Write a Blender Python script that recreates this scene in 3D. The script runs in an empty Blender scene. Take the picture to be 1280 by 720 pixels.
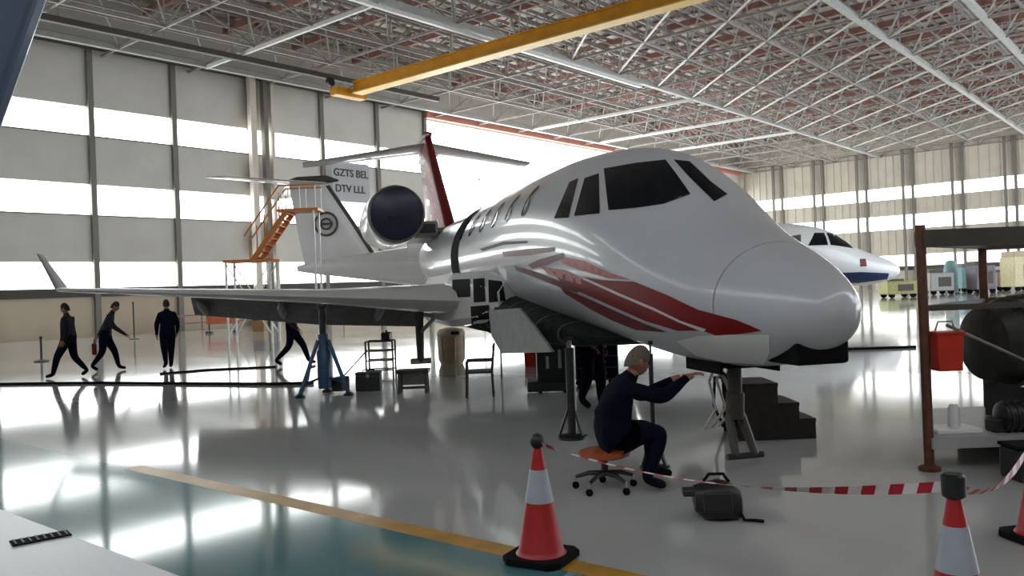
import bpy, bmesh, math, random
from mathutils import Vector, Matrix
from mathutils.bvhtree import BVHTree
random.seed(7)
R_ = random.Random(11)
sc = bpy.context.scene
col = sc.collection
PI = math.pi

# ------------------------------------------------------------------ camera
F_PX = 1050.0; EYE = 1.7
cx = Vector((1520-640, 360-328, -F_PX)).normalized()          # world X (along the glazed wall) in camera axes
cy = Vector((-650-640, 360-411, -F_PX)); cy = (cy - cx*cy.dot(cx)).normalized()
cz = cx.cross(cy)
RM = Matrix((cx, cy, cz))                                      # world = RM @ camera
cam_d = bpy.data.cameras.new('camera'); cam = bpy.data.objects.new('camera', cam_d); col.objects.link(cam)
cam_d.sensor_width = 36; cam_d.lens = F_PX/1280*36; cam_d.clip_end = 600; cam_d.clip_start = .05
cam.matrix_world = Matrix.Translation((0,0,EYE)) @ RM.to_4x4()
sc.camera = cam
# ------------------------------------------------------------------ world, exposure
w = bpy.data.worlds.new('overcast_sky'); sc.world = w; w.use_nodes = True
w.node_tree.nodes['Background'].inputs[0].default_value = (.86,.93,1,1)
w.node_tree.nodes['Background'].inputs[1].default_value = 2.6
sc.view_settings.view_transform = 'Standard'; sc.view_settings.look = 'None'
sc.view_settings.exposure = 0.75; sc.view_settings.gamma = 1
try: sc.cycles.use_denoising = True
except Exception: pass
PANE = 4.0                                                      # daylight coming through the translucent panes

# ------------------------------------------------------------------ helpers
def lin(c):
    c = c/255.0
    return c/12.92 if c <= .04045 else ((c+.055)/1.055)**2.4
def rgb(r,g,b): return (lin(r),lin(g),lin(b),1)
def pray(x,y): return (RM @ Vector((x-640, 360-y, -F_PX)))
def ground(x,y,z=0.0):
    d = pray(x,y); return Vector((0,0,EYE)) + d*((z-EYE)/d.z)
def atdepth(x,y,dep): return Vector((0,0,EYE)) + pray(x,y)*(dep/F_PX)
def project(p):
    c = RM.transposed() @ (Vector(p)-Vector((0,0,EYE)))
    return (640+F_PX*c.x/-c.z, 360-F_PX*c.y/-c.z, -c.z)
RIGHT = Vector((RM[0][0],RM[1][0],0)).normalized(); FWD = Vector((-RM[0][2],-RM[1][2],0)).normalized()
YAW_R = math.atan2(RIGHT.y, RIGHT.x)                            # heading of 'towards picture right'

MATS = {}
def mat(name, c, rough=.5, metal=0.0, var=.12, scale=6.0, coat=0.0, bump=0.0, spec=.5, rvar=0.0, stretch=None):
    if name in MATS: return MATS[name]
    m = bpy.data.materials.new(name); m.use_nodes = True; nt = m.node_tree; b = nt.nodes['Principled BSDF']
    b.inputs['Roughness'].default_value = rough; b.inputs['Metallic'].default_value = metal
    b.inputs['Specular IOR Level'].default_value = spec
    if coat: b.inputs['Coat Weight'].default_value = coat; b.inputs['Coat Roughness'].default_value = .06
    tc = nt.nodes.new('ShaderNodeTexCoord'); mp = nt.nodes.new('ShaderNodeMapping'); n = nt.nodes.new('ShaderNodeTexNoise')
    if stretch: mp.inputs['Scale'].default_value = stretch
    n.inputs['Scale'].default_value = scale; n.inputs['Detail'].default_value = 5
    nt.links.new(tc.outputs['Object'], mp.inputs[0]); nt.links.new(mp.outputs[0], n.inputs['Vector'])
    rp = nt.nodes.new('ShaderNodeValToRGB')
    rp.color_ramp.elements[0].position = .3; rp.color_ramp.elements[1].position = .7
    rp.color_ramp.elements[0].color = tuple(max(0,v*(1-var)) for v in c[:3])+(1,)
    rp.color_ramp.elements[1].color = tuple(min(1,v*(1+var)) for v in c[:3])+(1,)
    nt.links.new(n.outputs['Fac'], rp.inputs[0]); nt.links.new(rp.outputs[0], b.inputs['Base Color'])
    if rvar:
        mr = nt.nodes.new('ShaderNodeMapRange'); mr.inputs[3].default_value = max(.02,rough-rvar); mr.inputs[4].default_value = rough+rvar
        nt.links.new(n.outputs['Fac'], mr.inputs[0]); nt.links.new(mr.outputs[0], b.inputs['Roughness'])
    if bump:
        bp = nt.nodes.new('ShaderNodeBump'); bp.inputs['Strength'].default_value = bump; bp.inputs['Distance'].default_value = .02
        nt.links.new(n.outputs['Fac'], bp.inputs['Height']); nt.links.new(bp.outputs[0], b.inputs['Normal'])
    MATS[name] = m; return m
def pane_mat():
    m = bpy.data.materials.new('daylight_pane'); m.use_nodes = True; b = m.node_tree.nodes['Principled BSDF']
    b.inputs['Base Color'].default_value = (.85,.88,.88,1); b.inputs['Roughness'].default_value = .35
    b.inputs['Emission Color'].default_value = (.95,1,.985,1); b.inputs['Emission Strength'].default_value = PANE
    return m
def glass_mat():
    m = bpy.data.materials.new('dark_glass'); m.use_nodes = True; b = m.node_tree.nodes['Principled BSDF']
    b.inputs['Base Color'].default_value = rgb(12,16,22); b.inputs['Roughness'].default_value = .12; b.inputs['Specular IOR Level'].default_value = .3
    return m

class MB:
    def __init__(s): s.v=[]; s.f=[]; s.mi=[]
    def add(s, vs, fs, mi=0):
        o=len(s.v); s.v += [tuple(v) for v in vs]
        for f in fs: s.f.append(tuple(i+o for i in f)); s.mi.append(mi)
        return s
    def box(s, c, d, rz=0.0, mi=0, M=None):
        x,y,z = d[0]/2,d[1]/2,d[2]/2
        vs=[Vector(p) for p in ((-x,-y,-z),(x,-y,-z),(x,y,-z),(-x,y,-z),(-x,-y,z),(x,-y,z),(x,y,z),(-x,y,z))]
        if M is None: M = Matrix.Rotation(rz,3,'Z')
        vs=[M@v+Vector(c) for v in vs]
        return s.add(vs, [(3,2,1,0),(4,5,6,7),(0,1,5,4),(1,2,6,5),(2,3,7,6),(3,0,4,7)], mi)
    def bar(s, a, b, wx, wz=None, mi=0):
        a=Vector(a); b=Vector(b); d=b-a; L=d.length
        if wz is None: wz=wx
        x=d.normalized(); up=Vector((0,0,1)) if abs(x.z)<.98 else Vector((0,1,0))
        y=up.cross(x).normalized(); z=x.cross(y)
        M=Matrix((x,y,z)).transposed()
        return s.box((a+b)/2,(L,wx,wz),M=M,mi=mi)
    def tube(s, pts, r, n=8, mi=0, cap=True):
        pts=[Vector(p) for p in pts]; rs = r if isinstance(r,(list,tuple)) else [r]*len(pts)
        rings=[]; prev=None
        for i,p in enumerate(pts):
            d=(pts[min(i+1,len(pts)-1)]-pts[max(i-1,0)])
            d = d.normalized() if d.length>1e-9 else Vector((0,0,1))
            if prev is None:
                u = Vector((0,0,1)) if abs(d.z)<.9 else Vector((1,0,0)); u=(u-d*u.dot(d)).normalized()
            else:
                u = prev-d*prev.dot(d); u = u.normalized() if u.length>1e-6 else d.orthogonal().normalized()
            prev=u; v=d.cross(u)
            rings.append([p+(u*math.cos(2*PI*k/n)+v*math.sin(2*PI*k/n))*rs[i] for k in range(n)])
        return s.loft(rings,cap,mi)
    def loft(s, rings, cap=True, mi=0, closed=True):
        n=len(rings[0]); vs=[v for r in rings for v in r]; fs=[]
        for i in range(len(rings)-1):
            for k in range(n if closed else n-1):
                a=i*n+k; b=i*n+(k+1)%n; fs.append((a,b,b+n,a+n))
        if cap and closed: fs.append(tuple(range(n-1,-1,-1))); fs.append(tuple(range((len(rings)-1)*n,len(rings)*n)))
        return s.add(vs,fs,mi)
    def lathe(s, prof, c=(0,0,0), n=24, axis='Z', mi=0, cap=True):
        rings=[]
        for r,h in prof:
            ring=[]
            for k in range(n):
                a=2*PI*k/n
                p = (r*math.cos(a), r*math.sin(a), h) if axis=='Z' else ((h, r*math.cos(a), r*math.sin(a)) if axis=='X' else (r*math.sin(a),h,r*math.cos(a)))
                ring.append(Vector(p)+Vector(c))
            rings.append(ring)
        return s.loft(rings,cap,mi)
    def ball(s, c, r, n=14, m=9, mi=0):
        r = r if isinstance(r,(tuple,list)) else (r,r,r); rings=[]
        for i in range(m+1):
            t=-PI/2+PI*i/m; q=max(math.cos(t),.02)
            rings.append([Vector((c[0]+r[0]*q*math.cos(2*PI*k/n), c[1]+r[1]*q*math.sin(2*PI*k/n), c[2]+r[2]*math.sin(t))) for k in range(n)])
        return s.loft(rings,True,mi)
    def prism(s, poly, axis_vec, mi=0):
        a=Vector(axis_vec)*.5; n=len(poly)
        vs=[Vector(p)-a for p in poly]+[Vector(p)+a for p in poly]
        fs=[tuple(range(n-1,-1,-1)),tuple(range(n,2*n))]+[(k,(k+1)%n,(k+1)%n+n,k+n) for k in range(n)]
        return s.add(vs,fs,mi)
    def mesh(s, name, m, smooth=False, bevel=0.0, flip=True):
        me=bpy.data.meshes.new(name); me.from_pydata(s.v,[],s.f)
        for q in (m if isinstance(m,(list,tuple)) else [m]): me.materials.append(q)
        if s.mi and max(s.mi)>0: me.polygons.foreach_set('material_index', s.mi)
        if flip or bevel:
            bm=bmesh.new(); bm.from_mesh(me)
            if bevel:
                es=[e for e in bm.edges if len(e.link_faces)==2 and e.calc_face_angle(0)>.6]
                bmesh.ops.bevel(bm, geom=es, offset=bevel, segments=2, affect='EDGES', profile=.5)
            bmesh.ops.recalc_face_normals(bm, faces=bm.faces); bm.to_mesh(me); bm.free()
        if smooth:
            me.polygons.foreach_set('use_smooth',[True]*len(me.polygons))
            me.set_sharp_from_angle(angle=math.radians(38))
        me.update(); return me
    def build(s, name, m, parent=None, smooth=False, bevel=0.0):
        return link(name, s.mesh(name,m,smooth,bevel), parent)
def link(name, me, parent=None, loc=None):
    o=bpy.data.objects.new(name, me); col.objects.link(o)
    if parent: o.parent=parent
    if loc is not None: o.location=loc
    return o
def thing(name, label, cat, loc=(0,0,0), rz=0.0, group=None):
    o=bpy.data.objects.new(name,None); col.objects.link(o); o.empty_display_size=.2
    o.location=loc; o.rotation_euler=(0,0,rz); o['label']=label; o['category']=cat
    if group: o['group']=group
    return o
def tag(o,label,cat,group=None):
    o['label']=label; o['category']=cat
    if group: o['group']=group
    return o
def struct(o,label=None):
    o['kind']='structure'
    if label: o['label']=label
    return o
def copy_tree(o, parent=None):
    c=o.copy(); col.objects.link(c)
    if parent: c.parent=parent
    for ch in list(o.children): copy_tree(ch,c)
    return c

# ------------------------------------------------------------------ materials
M_pane=pane_mat(); M_glass=glass_mat()
M_panel=mat('wall_sheet', rgb(206,202,194), .6, var=.05, scale=.6)
M_tan=mat('tan_wall', rgb(196,180,156), .6, var=.06, scale=.7)
M_wallr=mat('beige_cladding', rgb(200,192,178), .6, var=.06, scale=.8)
M_mull=mat('mullion_grey', rgb(118,114,106), .5, var=.05)
M_mull_l=mat('column_cream', rgb(214,204,192), .45, var=.05)
M_dark=mat('dark_steel', rgb(70,64,56), .6, var=.15)
M_roof=mat('roof_deck', rgb(206,200,194), .8, var=.2, scale=1.2)
M_chord=mat('roof_steel_pale', rgb(172,172,168), .45, var=.1, scale=2)
M_strut=mat('roof_steel_white', rgb(200,198,192), .4, var=.08, scale=2)
M_purl=mat('purlin_grey', rgb(150,142,138), .6, var=.2, scale=2)
M_redox=mat('red_oxide_steel', rgb(158,116,106), .6, var=.25, scale=2)
M_fascia=mat('pink_fascia', rgb(196,128,112), .6, var=.12, scale=1)
M_yel=mat('crane_yellow', rgb(206,142,22), .45, var=.12, scale=1.5)
M_yel2=mat('crane_flange', rgb(236,190,92), .45, var=.08, scale=1.5)
M_black=mat('black_plastic', rgb(22,22,24), .45, var=.25, scale=20)
M_rubber=mat('black_rubber', rgb(14,14,15), .85, spec=.15, var=.25, scale=20)
M_blackm=mat('black_metal', rgb(30,30,32), .4, var=.25, scale=20)
M_grey=mat('grey_metal', rgb(128,126,122), .4, .3, var=.12, scale=8)
M_steel=mat('bare_steel', rgb(150,146,138), .3, .8, var=.1, scale=8)
M_white=mat('white_paint', rgb(222,222,220), .4, var=.04)
M_jet=mat('jet_paint', rgb(184,185,188), .30, var=.02, scale=1.0, coat=.4)
M_jetw=mat('jet_white', rgb(222,222,220), .3, var=.02, scale=1.0, coat=.5)
M_silver=mat('silver_belly_floor_light', rgb(226,226,222), .32, var=.05, scale=2)  # silver belly tone, paler to carry light bounced off the floor
M_red=mat('stripe_red', rgb(118,5,14), .42, var=.12, scale=3, spec=.3)
M_redb=mat('stripe_brown_red', rgb(100,26,32), .42, var=.3, scale=12, spec=.3)
M_pink=mat('stripe_pink', rgb(176,104,104), .4, var=.25, scale=12, spec=.3)
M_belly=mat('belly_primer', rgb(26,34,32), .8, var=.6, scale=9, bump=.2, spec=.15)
M_wing=mat('wing_paint', rgb(176,175,170), .35, var=.06, scale=2, coat=.3)
M_wingd=mat('flap_grey', rgb(104,104,102), .5, var=.2, scale=5)
M_inlet=mat('inlet_navy', rgb(12,16,44), .3, var=.4, scale=3)
M_navy=mat('navy_cloth', rgb(13,13,30), .95, spec=.1, var=.25, scale=25)
M_navy2=mat('dark_cloth', rgb(22,22,28), .9, var=.25, scale=25)
M_skin=mat('skin', rgb(150,100,82), .6, var=.1, scale=20)
M_hairg=mat('hair_grey', rgb(96,84,78), .8, var=.3, scale=60)
M_haird=mat('hair_dark', rgb(34,26,22), .8, var=.3, scale=60)
M_cone=mat('cone_red', rgb(168,18,22), .4, var=.1, scale=10)
M_conew=mat('cone_sleeve', rgb(166,168,178), .35, var=.06, scale=10)
M_tapew=mat('tape_white', rgb(222,206,206), .4, var=.05)
M_taper=mat('tape_red', rgb(178,26,42), .4, var=.1)
M_orange=mat('orange_steel', rgb(196,112,40), .5, var=.15, scale=5)
M_rust=mat('rusty_tube', rgb(92,52,38), .6, var=.35, scale=14)
M_bluej=mat('jack_blue', rgb(34,66,96), .4, var=.2, scale=8)
M_wood=mat('dark_wood', rgb(42,36,32), .7, var=.3, scale=10)
M_beige=mat('beige_plastic', rgb(176,158,130), .6, var=.1)
M_redp=mat('red_plastic', rgb(188,40,20), .45, var=.15, scale=8)
M_slate=mat('slate_blue_paint', rgb(62,76,98), .4, var=.08, scale=2, coat=.2)
M_seat=mat('orange_seat', rgb(150,72,34), .5, var=.2, scale=12)
M_deckg=mat('deck_plate', rgb(176,176,174), .4, .2, var=.1, scale=5)
M_hose=mat('pale_hose', rgb(190,182,176), .5, var=.1)
M_blue=mat('stripe_blue', rgb(22,40,84), .35, var=.1)
M_olive=mat('olive_yellow', rgb(158,156,96), .6, var=.15)
M_teal=mat('teal_grey', rgb(112,146,146), .6, var=.12)
M_mauve=mat('mauve_grey', rgb(110,100,112), .6, var=.12)

# ------------------------------------------------------------------ floor
def floor_mat(name, c, rough, var, c2=None):
    m=mat(name,c,rough,var=var,scale=.55,rvar=.04,stretch=(1.0,.35,1)); return m
M_floor=floor_mat('epoxy_floor', rgb(176,175,172), .08, .08)
M_teal_f=floor_mat('teal_epoxy', rgb(82,126,130), .08, .16)
M_pale_f=floor_mat('pale_epoxy', rgb(196,196,202), .3, .05)
M_yline=mat('yellow_line_paint', rgb(182,134,44), .3, var=.25, scale=3)
XW=103.0; YW=47.0; X0=-12.0; Y0=-12.0
struct(MB().box(((XW-30)/2,(YW-30)/2,-.1),(XW+30.6,YW+30.6,.2)).build('floor',M_floor), 'grey glossy epoxy hangar floor')
struct(MB().box((3.35,10,.0015),(1.45,74,.003)).build('trim_1',M_teal_f),'teal painted walkway band on the floor')
struct(MB().box((4.12,-9,.002),(.19,35.4,.004)).build('trim_2',M_yline),'worn yellow line along the teal walkway')
struct(MB().box((.2,10,.0015),(4.85,74,.003)).build('trim_3',M_pale_f),'pale grey floor strip beside the teal walkway')

# ------------------------------------------------------------------ walls
ROWS=[(0,2.65,0),(2.65,4.05,1),(4.05,6.65,0),(6.65,8.3,1),(8.3,11.0,0),(11.0,12.55,1),(12.55,16.0,0)]
def wall(name, label, bays, axis, pos, m_panel, m_low, glazed, ribs, wins, ROWS=ROWS):
    """a framed wall: bays are cut positions along it; every sheet, pane and mullion is a piece of its own"""
    def P(u,z,off=0.0): return (u,pos+off,z) if axis=='X' else (pos+off,u,z)
    def D(du,dz,t): return (du,t,dz) if axis=='X' else (t,du,dz)
    out=1 
    back=struct(MB().box(P((bays[0]+bays[-1])/2,17.0,.5),D(bays[-1]-bays[0],6.6,.25)).build(name,m_panel),label)
    wobj={}
    def win(key):
        if key not in wobj:
            wobj[key]=struct(MB().box(P((bays[0]+bays[-1])/2,({q:ROWS[q][0]-.03 for q in (1,3,5)}|{9:2.62})[key],.1),D(bays[-1]-bays[0] if key!=9 else 36,.06,.3)).build('window_%d'%wins[key] if key!=9 else 'door_1',M_mull),
                {1:'lowest band of daylight panes in the ',3:'middle band of daylight panes in the ',5:'top band of daylight panes in the ',9:'tall translucent hangar door in the '}[key]+label)
        return wobj[key]
    for i in range(len(bays)-1):
        u0,u1=bays[i],bays[i+1]; g = glazed(u0,u1)
        for j,(z0,z1,k) in enumerate(ROWS):
            t=.22 if not k else .08
            if j==0: z0=-.05
            if g and j>0:
                if j==1: MB().box(P((u0+u1)/2,8.9,.16),D(u1-u0-.06,12.5,.08)).build('pane',M_pane,win(9))
                continue
            b=MB().box(P((u0+u1)/2,(z0+z1)/2,.16),D(u1-u0-.05,z1-z0-.05,t))
            if k: b.build('pane',M_pane,win(j))
            else:
                if ribs:
                    n=max(3,int((u1-u0)/.85))
                    for q in range(n):
                        uu=u0+(q+.5)*(u1-u0)/n
                        b.box(P(uu,(z0+z1)/2,.02),D(.16,z1-z0-.05,.1))
                b.build('panel',m_low if j==0 else m_panel,back)
        if g: MB().box(P((u0+u1)/2,15.6,.16),D(u1-u0-.05,.8,.2)).build('panel',m_panel,back)
    for u in bays:
        gl = glazed(u-.1,u+.1)
        MB().box(P(u,8,-.02 if not gl else .2),D(.3 if not gl else .12,16,.3)).build('mullion',M_mull if not gl else M_mull_l,back)
    for (z0,z1,k) in ROWS[1:]:
        pass
    MB().box(P((bays[0]+bays[-1])/2,2.38,-.05),D(bays[-1]-bays[0],.42,.2)).build('rail',M_dark,back)
    return back
BL=[5.3,10.4,15.5,20.65,25.45,30.6,36.2,41.2,46.1,52.4,58.7,65.0,71.3,77.6,83.9,90,96.5,102.8]
wl=wall('wall_left','grey sheet wall with mullions',BL,'X',YW,M_panel,M_tan,lambda a,b: a>46 and b<84,False,{1:1,3:2,5:3,9:0})
BR=[46.6-5.1*k for k in range(12)][::-1]
wr=wall('wall_right','beige ribbed end wall',BR,'Y',XW,M_wallr,M_wallr,lambda a,b: False,True,{1:4,3:5,5:6,9:0},[(0,2.65,0),(2.65,3.9,1),(3.9,6.9,0),(6.9,8.5,1),(8.5,10.4,0),(10.4,11.75,1),(11.75,16.0,0)])
for u in BR: MB().box((XW-.5,u+.9,8),(.3,.28,16)).build('column',M_mull,wr)
MB().box((103.1,YW+.1,10),(1.2,1.4,20.6)).build('column',M_wallr,wl)
MB().box(((46.1+103)/2,YW-.2,15.75),(57,.5,.9)).build('fascia',M_fascia,wl)
MB().box(((5.3+46)/2,YW-.35,15.95),(41,.6,.4)).build('fascia',M_dark,wl)
for dx,mm,ww in ((-.35,M_mull_l,.42),(.55,M_mull,.3),(1.05,M_mull_l,.2)):
    MB().box((30.75+dx,YW-.6,7.9),(ww,.4,15.8)).build('column',mm,wl)

struct(MB().box((X0-.3,(Y0+YW)/2,8),(.3,YW-Y0,16)).build('wall_back_blocker',M_panel),'plain grey light-blocking wall added out of view behind the pale walkway')  # unseen wall added to keep daylight off the jet's near side
struct(MB().box(((X0+26)/2,Y0-.3,8),(26-X0,.3,16)).build('wall_near_blocker',M_panel),'plain grey light-blocking wall added out of view beside the wide open hangar doorway')  # unseen wall, cut so daylight reaches the left wall but misses the nose
struct(MB().box(((X0+5.3)/2,YW+.16,8),(5.3-X0,.2,16)).build('wall_corner',M_panel),'plain grey sheet wall where the pale walkway ends')
# ------------------------------------------------------------------ roof
ZB=15.5; ZT=18.2
GX=[26.5+5.1*k for k in range(-7,16)]; GY=[9.25+5.1*k for k in range(-4,8)]
ceil=struct(MB().box(((GX[0]+XW)/2,(GY[0]+YW)/2,19.35),(XW-GX[0]+3,YW-GY[0]+3,.2)).build('ceiling',M_roof),'metal hangar roof deck over a steel space frame')
def bar_mesh(name,L,wy,wz,m): return MB().box((0,0,0),(L,wy,wz)).mesh(name,m)
mx=bar_mesh('chord_x',XW-GX[0],.30,.30,M_chord); my=MB().box((0,0,0),(.11,YW-GY[0],.13)).mesh('chord_y',M_purl)
mx2=bar_mesh('chord_x_thin',XW-GX[0],.12,.14,M_purl)
for k,y in enumerate(GY): link('bottom_chord',mx if k in (1,4,5,8,11) else mx2,ceil,((GX[0]+XW)/2,y,ZB))
for x in GX: link('bottom_chord',my,ceil,(x,(GY[0]+YW)/2,ZB))
mbr=MB().tube([(0,0,0),(5.1,5.1,0)],.07,6).mesh('diagonal_brace',M_strut)
for x in GX:
    for y in GY:
        if 36<x<97 and 9<y<25: link('diagonal_brace',mbr,ceil,(x,y,ZB))
mby=MB().box((0,7.65,0),(.16,15.3,.2)).mesh('cross_beam',M_white)
for x in (26.5,57.1,67.3,77.5): link('cross_beam',mby,ceil,(x,GY[8],ZB-.12))
mt=bar_mesh('top_chord_x',XW-GX[0],.2,.25,M_purl); mr=MB().box((0,0,0),(.25,YW-GY[0],.4)).mesh('top_chord_y',M_redox)
for y in GY: link('top_chord',mt,ceil,((GX[0]+XW)/2,y+2.55,ZT))
for x in GX[:-1]: link('top_chord',mr,ceil,(x+2.55,(GY[0]+YW)/2,ZT+.3))
mp=bar_mesh('purlin',XW-GX[0],.12,.22,M_purl)
mp3=bar_mesh('hanger_bar',XW-GX[0],.07,.08,M_purl)
for k,y in enumerate(GY[:-1]):
    for q in (1.27,2.55,3.82): link('hanger_bar',mp3,ceil,((GX[0]+XW)/2,y+q,ZB+1.15))
yy=GY[0]
while yy<YW:
    link('purlin',mp,ceil,((GX[0]+XW)/2,yy,18.95)); yy+=1.275
mp2=MB().box((0,0,0),(.1,YW-GY[0],.14)).mesh('roof_rib',M_redox)
xx=GX[0]+1
while xx<XW:
    link('roof_rib',mp2,ceil,(xx,(GY[0]+YW)/2,19.15)); xx+=1.7
diag=[]
for x in GX:
    for y in GY:
        for sx in (-1,1):
            for sy in (-1,1):
                if GX[0]-3<x+sx*2.55<XW and y+sy*2.55<YW: diag.append((x,y,sx,sy))
def dkey(d):
    u=project((d[0],d[1],ZB+1)); ok = u[2]>0 and -60<u[0]<1340 and -60<u[1]<330
    return (not ok, math.hypot(d[0],d[1]))
diag.sort(key=dkey)
dm={}
for sx in (-1,1):
    for sy in (-1,1):
        dm[(sx,sy)]=MB().tube([(0,0,0),(sx*2.55,sy*2.55,ZT-ZB)],.05,6).mesh('strut',M_chord if sx*sy>0 else M_purl)
for d in diag[:300]: link('strut',dm[d[2:]],ceil,(d[0],d[1],ZB))
b=MB()
for x,y,sx,sy in diag[300:]: b.tube([(x,y,ZB),(x+sx*2.55,y+sy*2.55,ZT)],.05,5)
for x in GX:
    for y in GY:
        for dx,dy in ((2.55,0),(0,2.55),(1.27,2.55),(2.55,1.27)): b.tube([(x+dx,y+dy,ZB+1.1),(x+dx,y+dy,18.9)],.04,4)
o=b.build('strut_field',M_chord,ceil); o['kind']='stuff'
# bright conduits along two chords
for y,xa,xb in ((29.75,20,50),):
    MB().box(((xa+xb)/2,y,ZB-.3),(xb-xa,.22,.16)).build('cable_tray',M_white,ceil)
# ------------------------------------------------------------------ overhead crane
CXc=ground(487,106,14.2).x
cr=thing('overhead_crane','yellow overhead travelling crane girder slung below the roof','crane',(CXc,16,14.2))
MB().box((0,-2,.32),(.5,53,.62)).build('girder',M_yel,cr)
MB().box((0,-2,.0),(.8,53,.07)).build('bottom_flange',M_yel2,cr)
MB().box((0,-2,.66),(.8,53,.07)).build('top_flange',M_yel,cr)
MB().box((-.1,25.2,.1),(2.4,.7,.5)).build('end_carriage',M_yel,cr,bevel=.05)
for dx in (-1.5,.9): MB().lathe([(.24,-.12),(.28,-.1),(.28,.1),(.24,.12)],(dx,25.2,.62),14,'Y').build('wheel',M_blackm,cr,True)
MB().box((.55,25.0,.5),(.5,.5,.5)).build('motor',M_redox,cr,bevel=.04)
rl=MB().box(((10+42)/2,41.3,15.15),(32,.3,.3)).build('crane_rail',M_dark,ceil)

# ------------------------------------------------------------------ jets
ST=[(.30,1.47,1.39,1.43,.04,1),(.34,1.57,1.30,1.43,.16,1),(.45,1.68,1.19,1.43,.29,1),(.70,1.83,1.08,1.44,.45,1),(1.0,1.97,1.00,1.47,.58,1.02),
(1.4,2.12,.95,1.54,.71,1.05),(1.75,2.27,.93,1.62,.80,1.12),(2.1,2.49,.93,1.72,.87,1.3),(2.45,2.76,.94,1.82,.93,1.4),(2.8,2.98,.96,1.93,.99,1.35),
(3.3,3.16,1.00,2.05,1.05,1.2),(4.2,3.32,1.07,2.18,1.09,1.05),(5.5,3.41,1.13,2.28,1.10,1),(7.5,3.43,1.17,2.32,1.10,1),(10,3.43,1.18,2.32,1.10,1),(13.5,3.43,1.22,2.33,1.10,1),
(15.5,3.42,1.42,2.42,1.02,1),(18.2,3.38,1.85,2.6,.82,1),(20.6,3.28,2.36,2.82,.5,1),(22.4,3.16,2.74,2.95,.22,1),(22.9,3.08,2.86,2.97,.09,1)]
def hermite(x,k):
    n=len(ST); i=0
    while i<n-2 and x>ST[i+1][0]: i+=1
    def slope(j):
        if j==0 : return (ST[1][k]-ST[0][k])/(ST[1][0]-ST[0][0])
        if j==n-1: return (ST[-1][k]-ST[-2][k])/(ST[-1][0]-ST[-2][0])
        h0=ST[j][0]-ST[j-1][0]; h1=ST[j+1][0]-ST[j][0]; d0=(ST[j][k]-ST[j-1][k])/h0; d1=(ST[j+1][k]-ST[j][k])/h1
        if d0*d1<=0: return 0.0
        w1=2*h1+h0; w2=h1+2*h0
        return (w1+w2)/(w1/d0+w2/d1)
    h=ST[i+1][0]-ST[i][0]; t=(x-ST[i][0])/h
    a,b_=ST[i][k],ST[i+1][k]; m0,m1=slope(i)*h,slope(i+1)*h
    return (2*t**3-3*t*t+1)*a+(t**3-2*t*t+t)*m0+(-2*t**3+3*t*t)*b_+(t**3-t*t)*m1
def ring(s,n=64,grow=0.0):
    t,bo,c,ww,p=[hermite(s,k) for k in range(1,6)]; out=[]
    for k in range(n):
        a=2*PI*k/n; C=math.cos(a); S=math.sin(a)
        y=(math.copysign(abs(C)**p,C) if S>0 else C)*(ww+grow); z=c+S*((t-c+grow) if S>=0 else (c-bo+grow))
        out.append(Vector((s,y,z)))
    return out
def frange(a,b,n): return [a+(b-a)*i/n for i in range(n+1)]
def fus_rings(s0,s1,n,grow=0.0): return [ring(s,64,grow) for s in frange(s0,s1,n)]
def airfoil(le,chord,th,r,z,dih=0.0,vertical=False,n=9):
    up=[];lo=[]
    for i in range(n+1):
        x=(1-math.cos(PI*i/n))/2
        y=5*th*(.2969*math.sqrt(x)-.126*x-.3516*x*x+.2843*x**3-.1036*x**4)*chord
        up.append((le+x*chord,y)); lo.append((le+x*chord,-y*.8))
    pts=up+lo[-2:0:-1]
    if vertical: return [Vector((s,r+y,z)) for s,y in pts]
    return [Vector((s,r,z+y)) for s,y in pts]

NOSE=Vector((6.15,1.90,0)); HD=math.radians(53.5)
jet=thing('business_jet','white and grey twin-engine business jet with red swoosh, raised on jacks','aircraft',NOSE,HD)
JM=Matrix.Translation(NOSE)@Matrix.Rotation(HD,4,'Z'); JI=JM.inverted()
fr=[.30,.305,.315,.34,.38,.45]+frange(.55,1.10,6)
radome_b=MB().loft([ring(s) for s in fr]); 
fus_b=MB().loft([ring(s) for s in frange(1.115,4.5,44)+frange(4.6,22.9,70)])
fus=fus_b.build('fuselage',M_jet,jet,True)
radome=radome_b.build('radome',M_jet,jet,True)
MB().loft([ring(1.09,64,-.012),ring(1.125,64,-.012)],False).build('radome_seam',M_dark,jet,True)
skin_b=MB().loft([ring(s) for s in fr+frange(1.115,4.5,44)+frange(4.6,22.9,70)])
bvh=BVHTree.FromPolygons([Vector(v) for v in skin_b.v],[tuple(f) for f in skin_b.f])
ORI=JI@Vector((0,0,EYE)); JR=JI.to_3x3()
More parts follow.
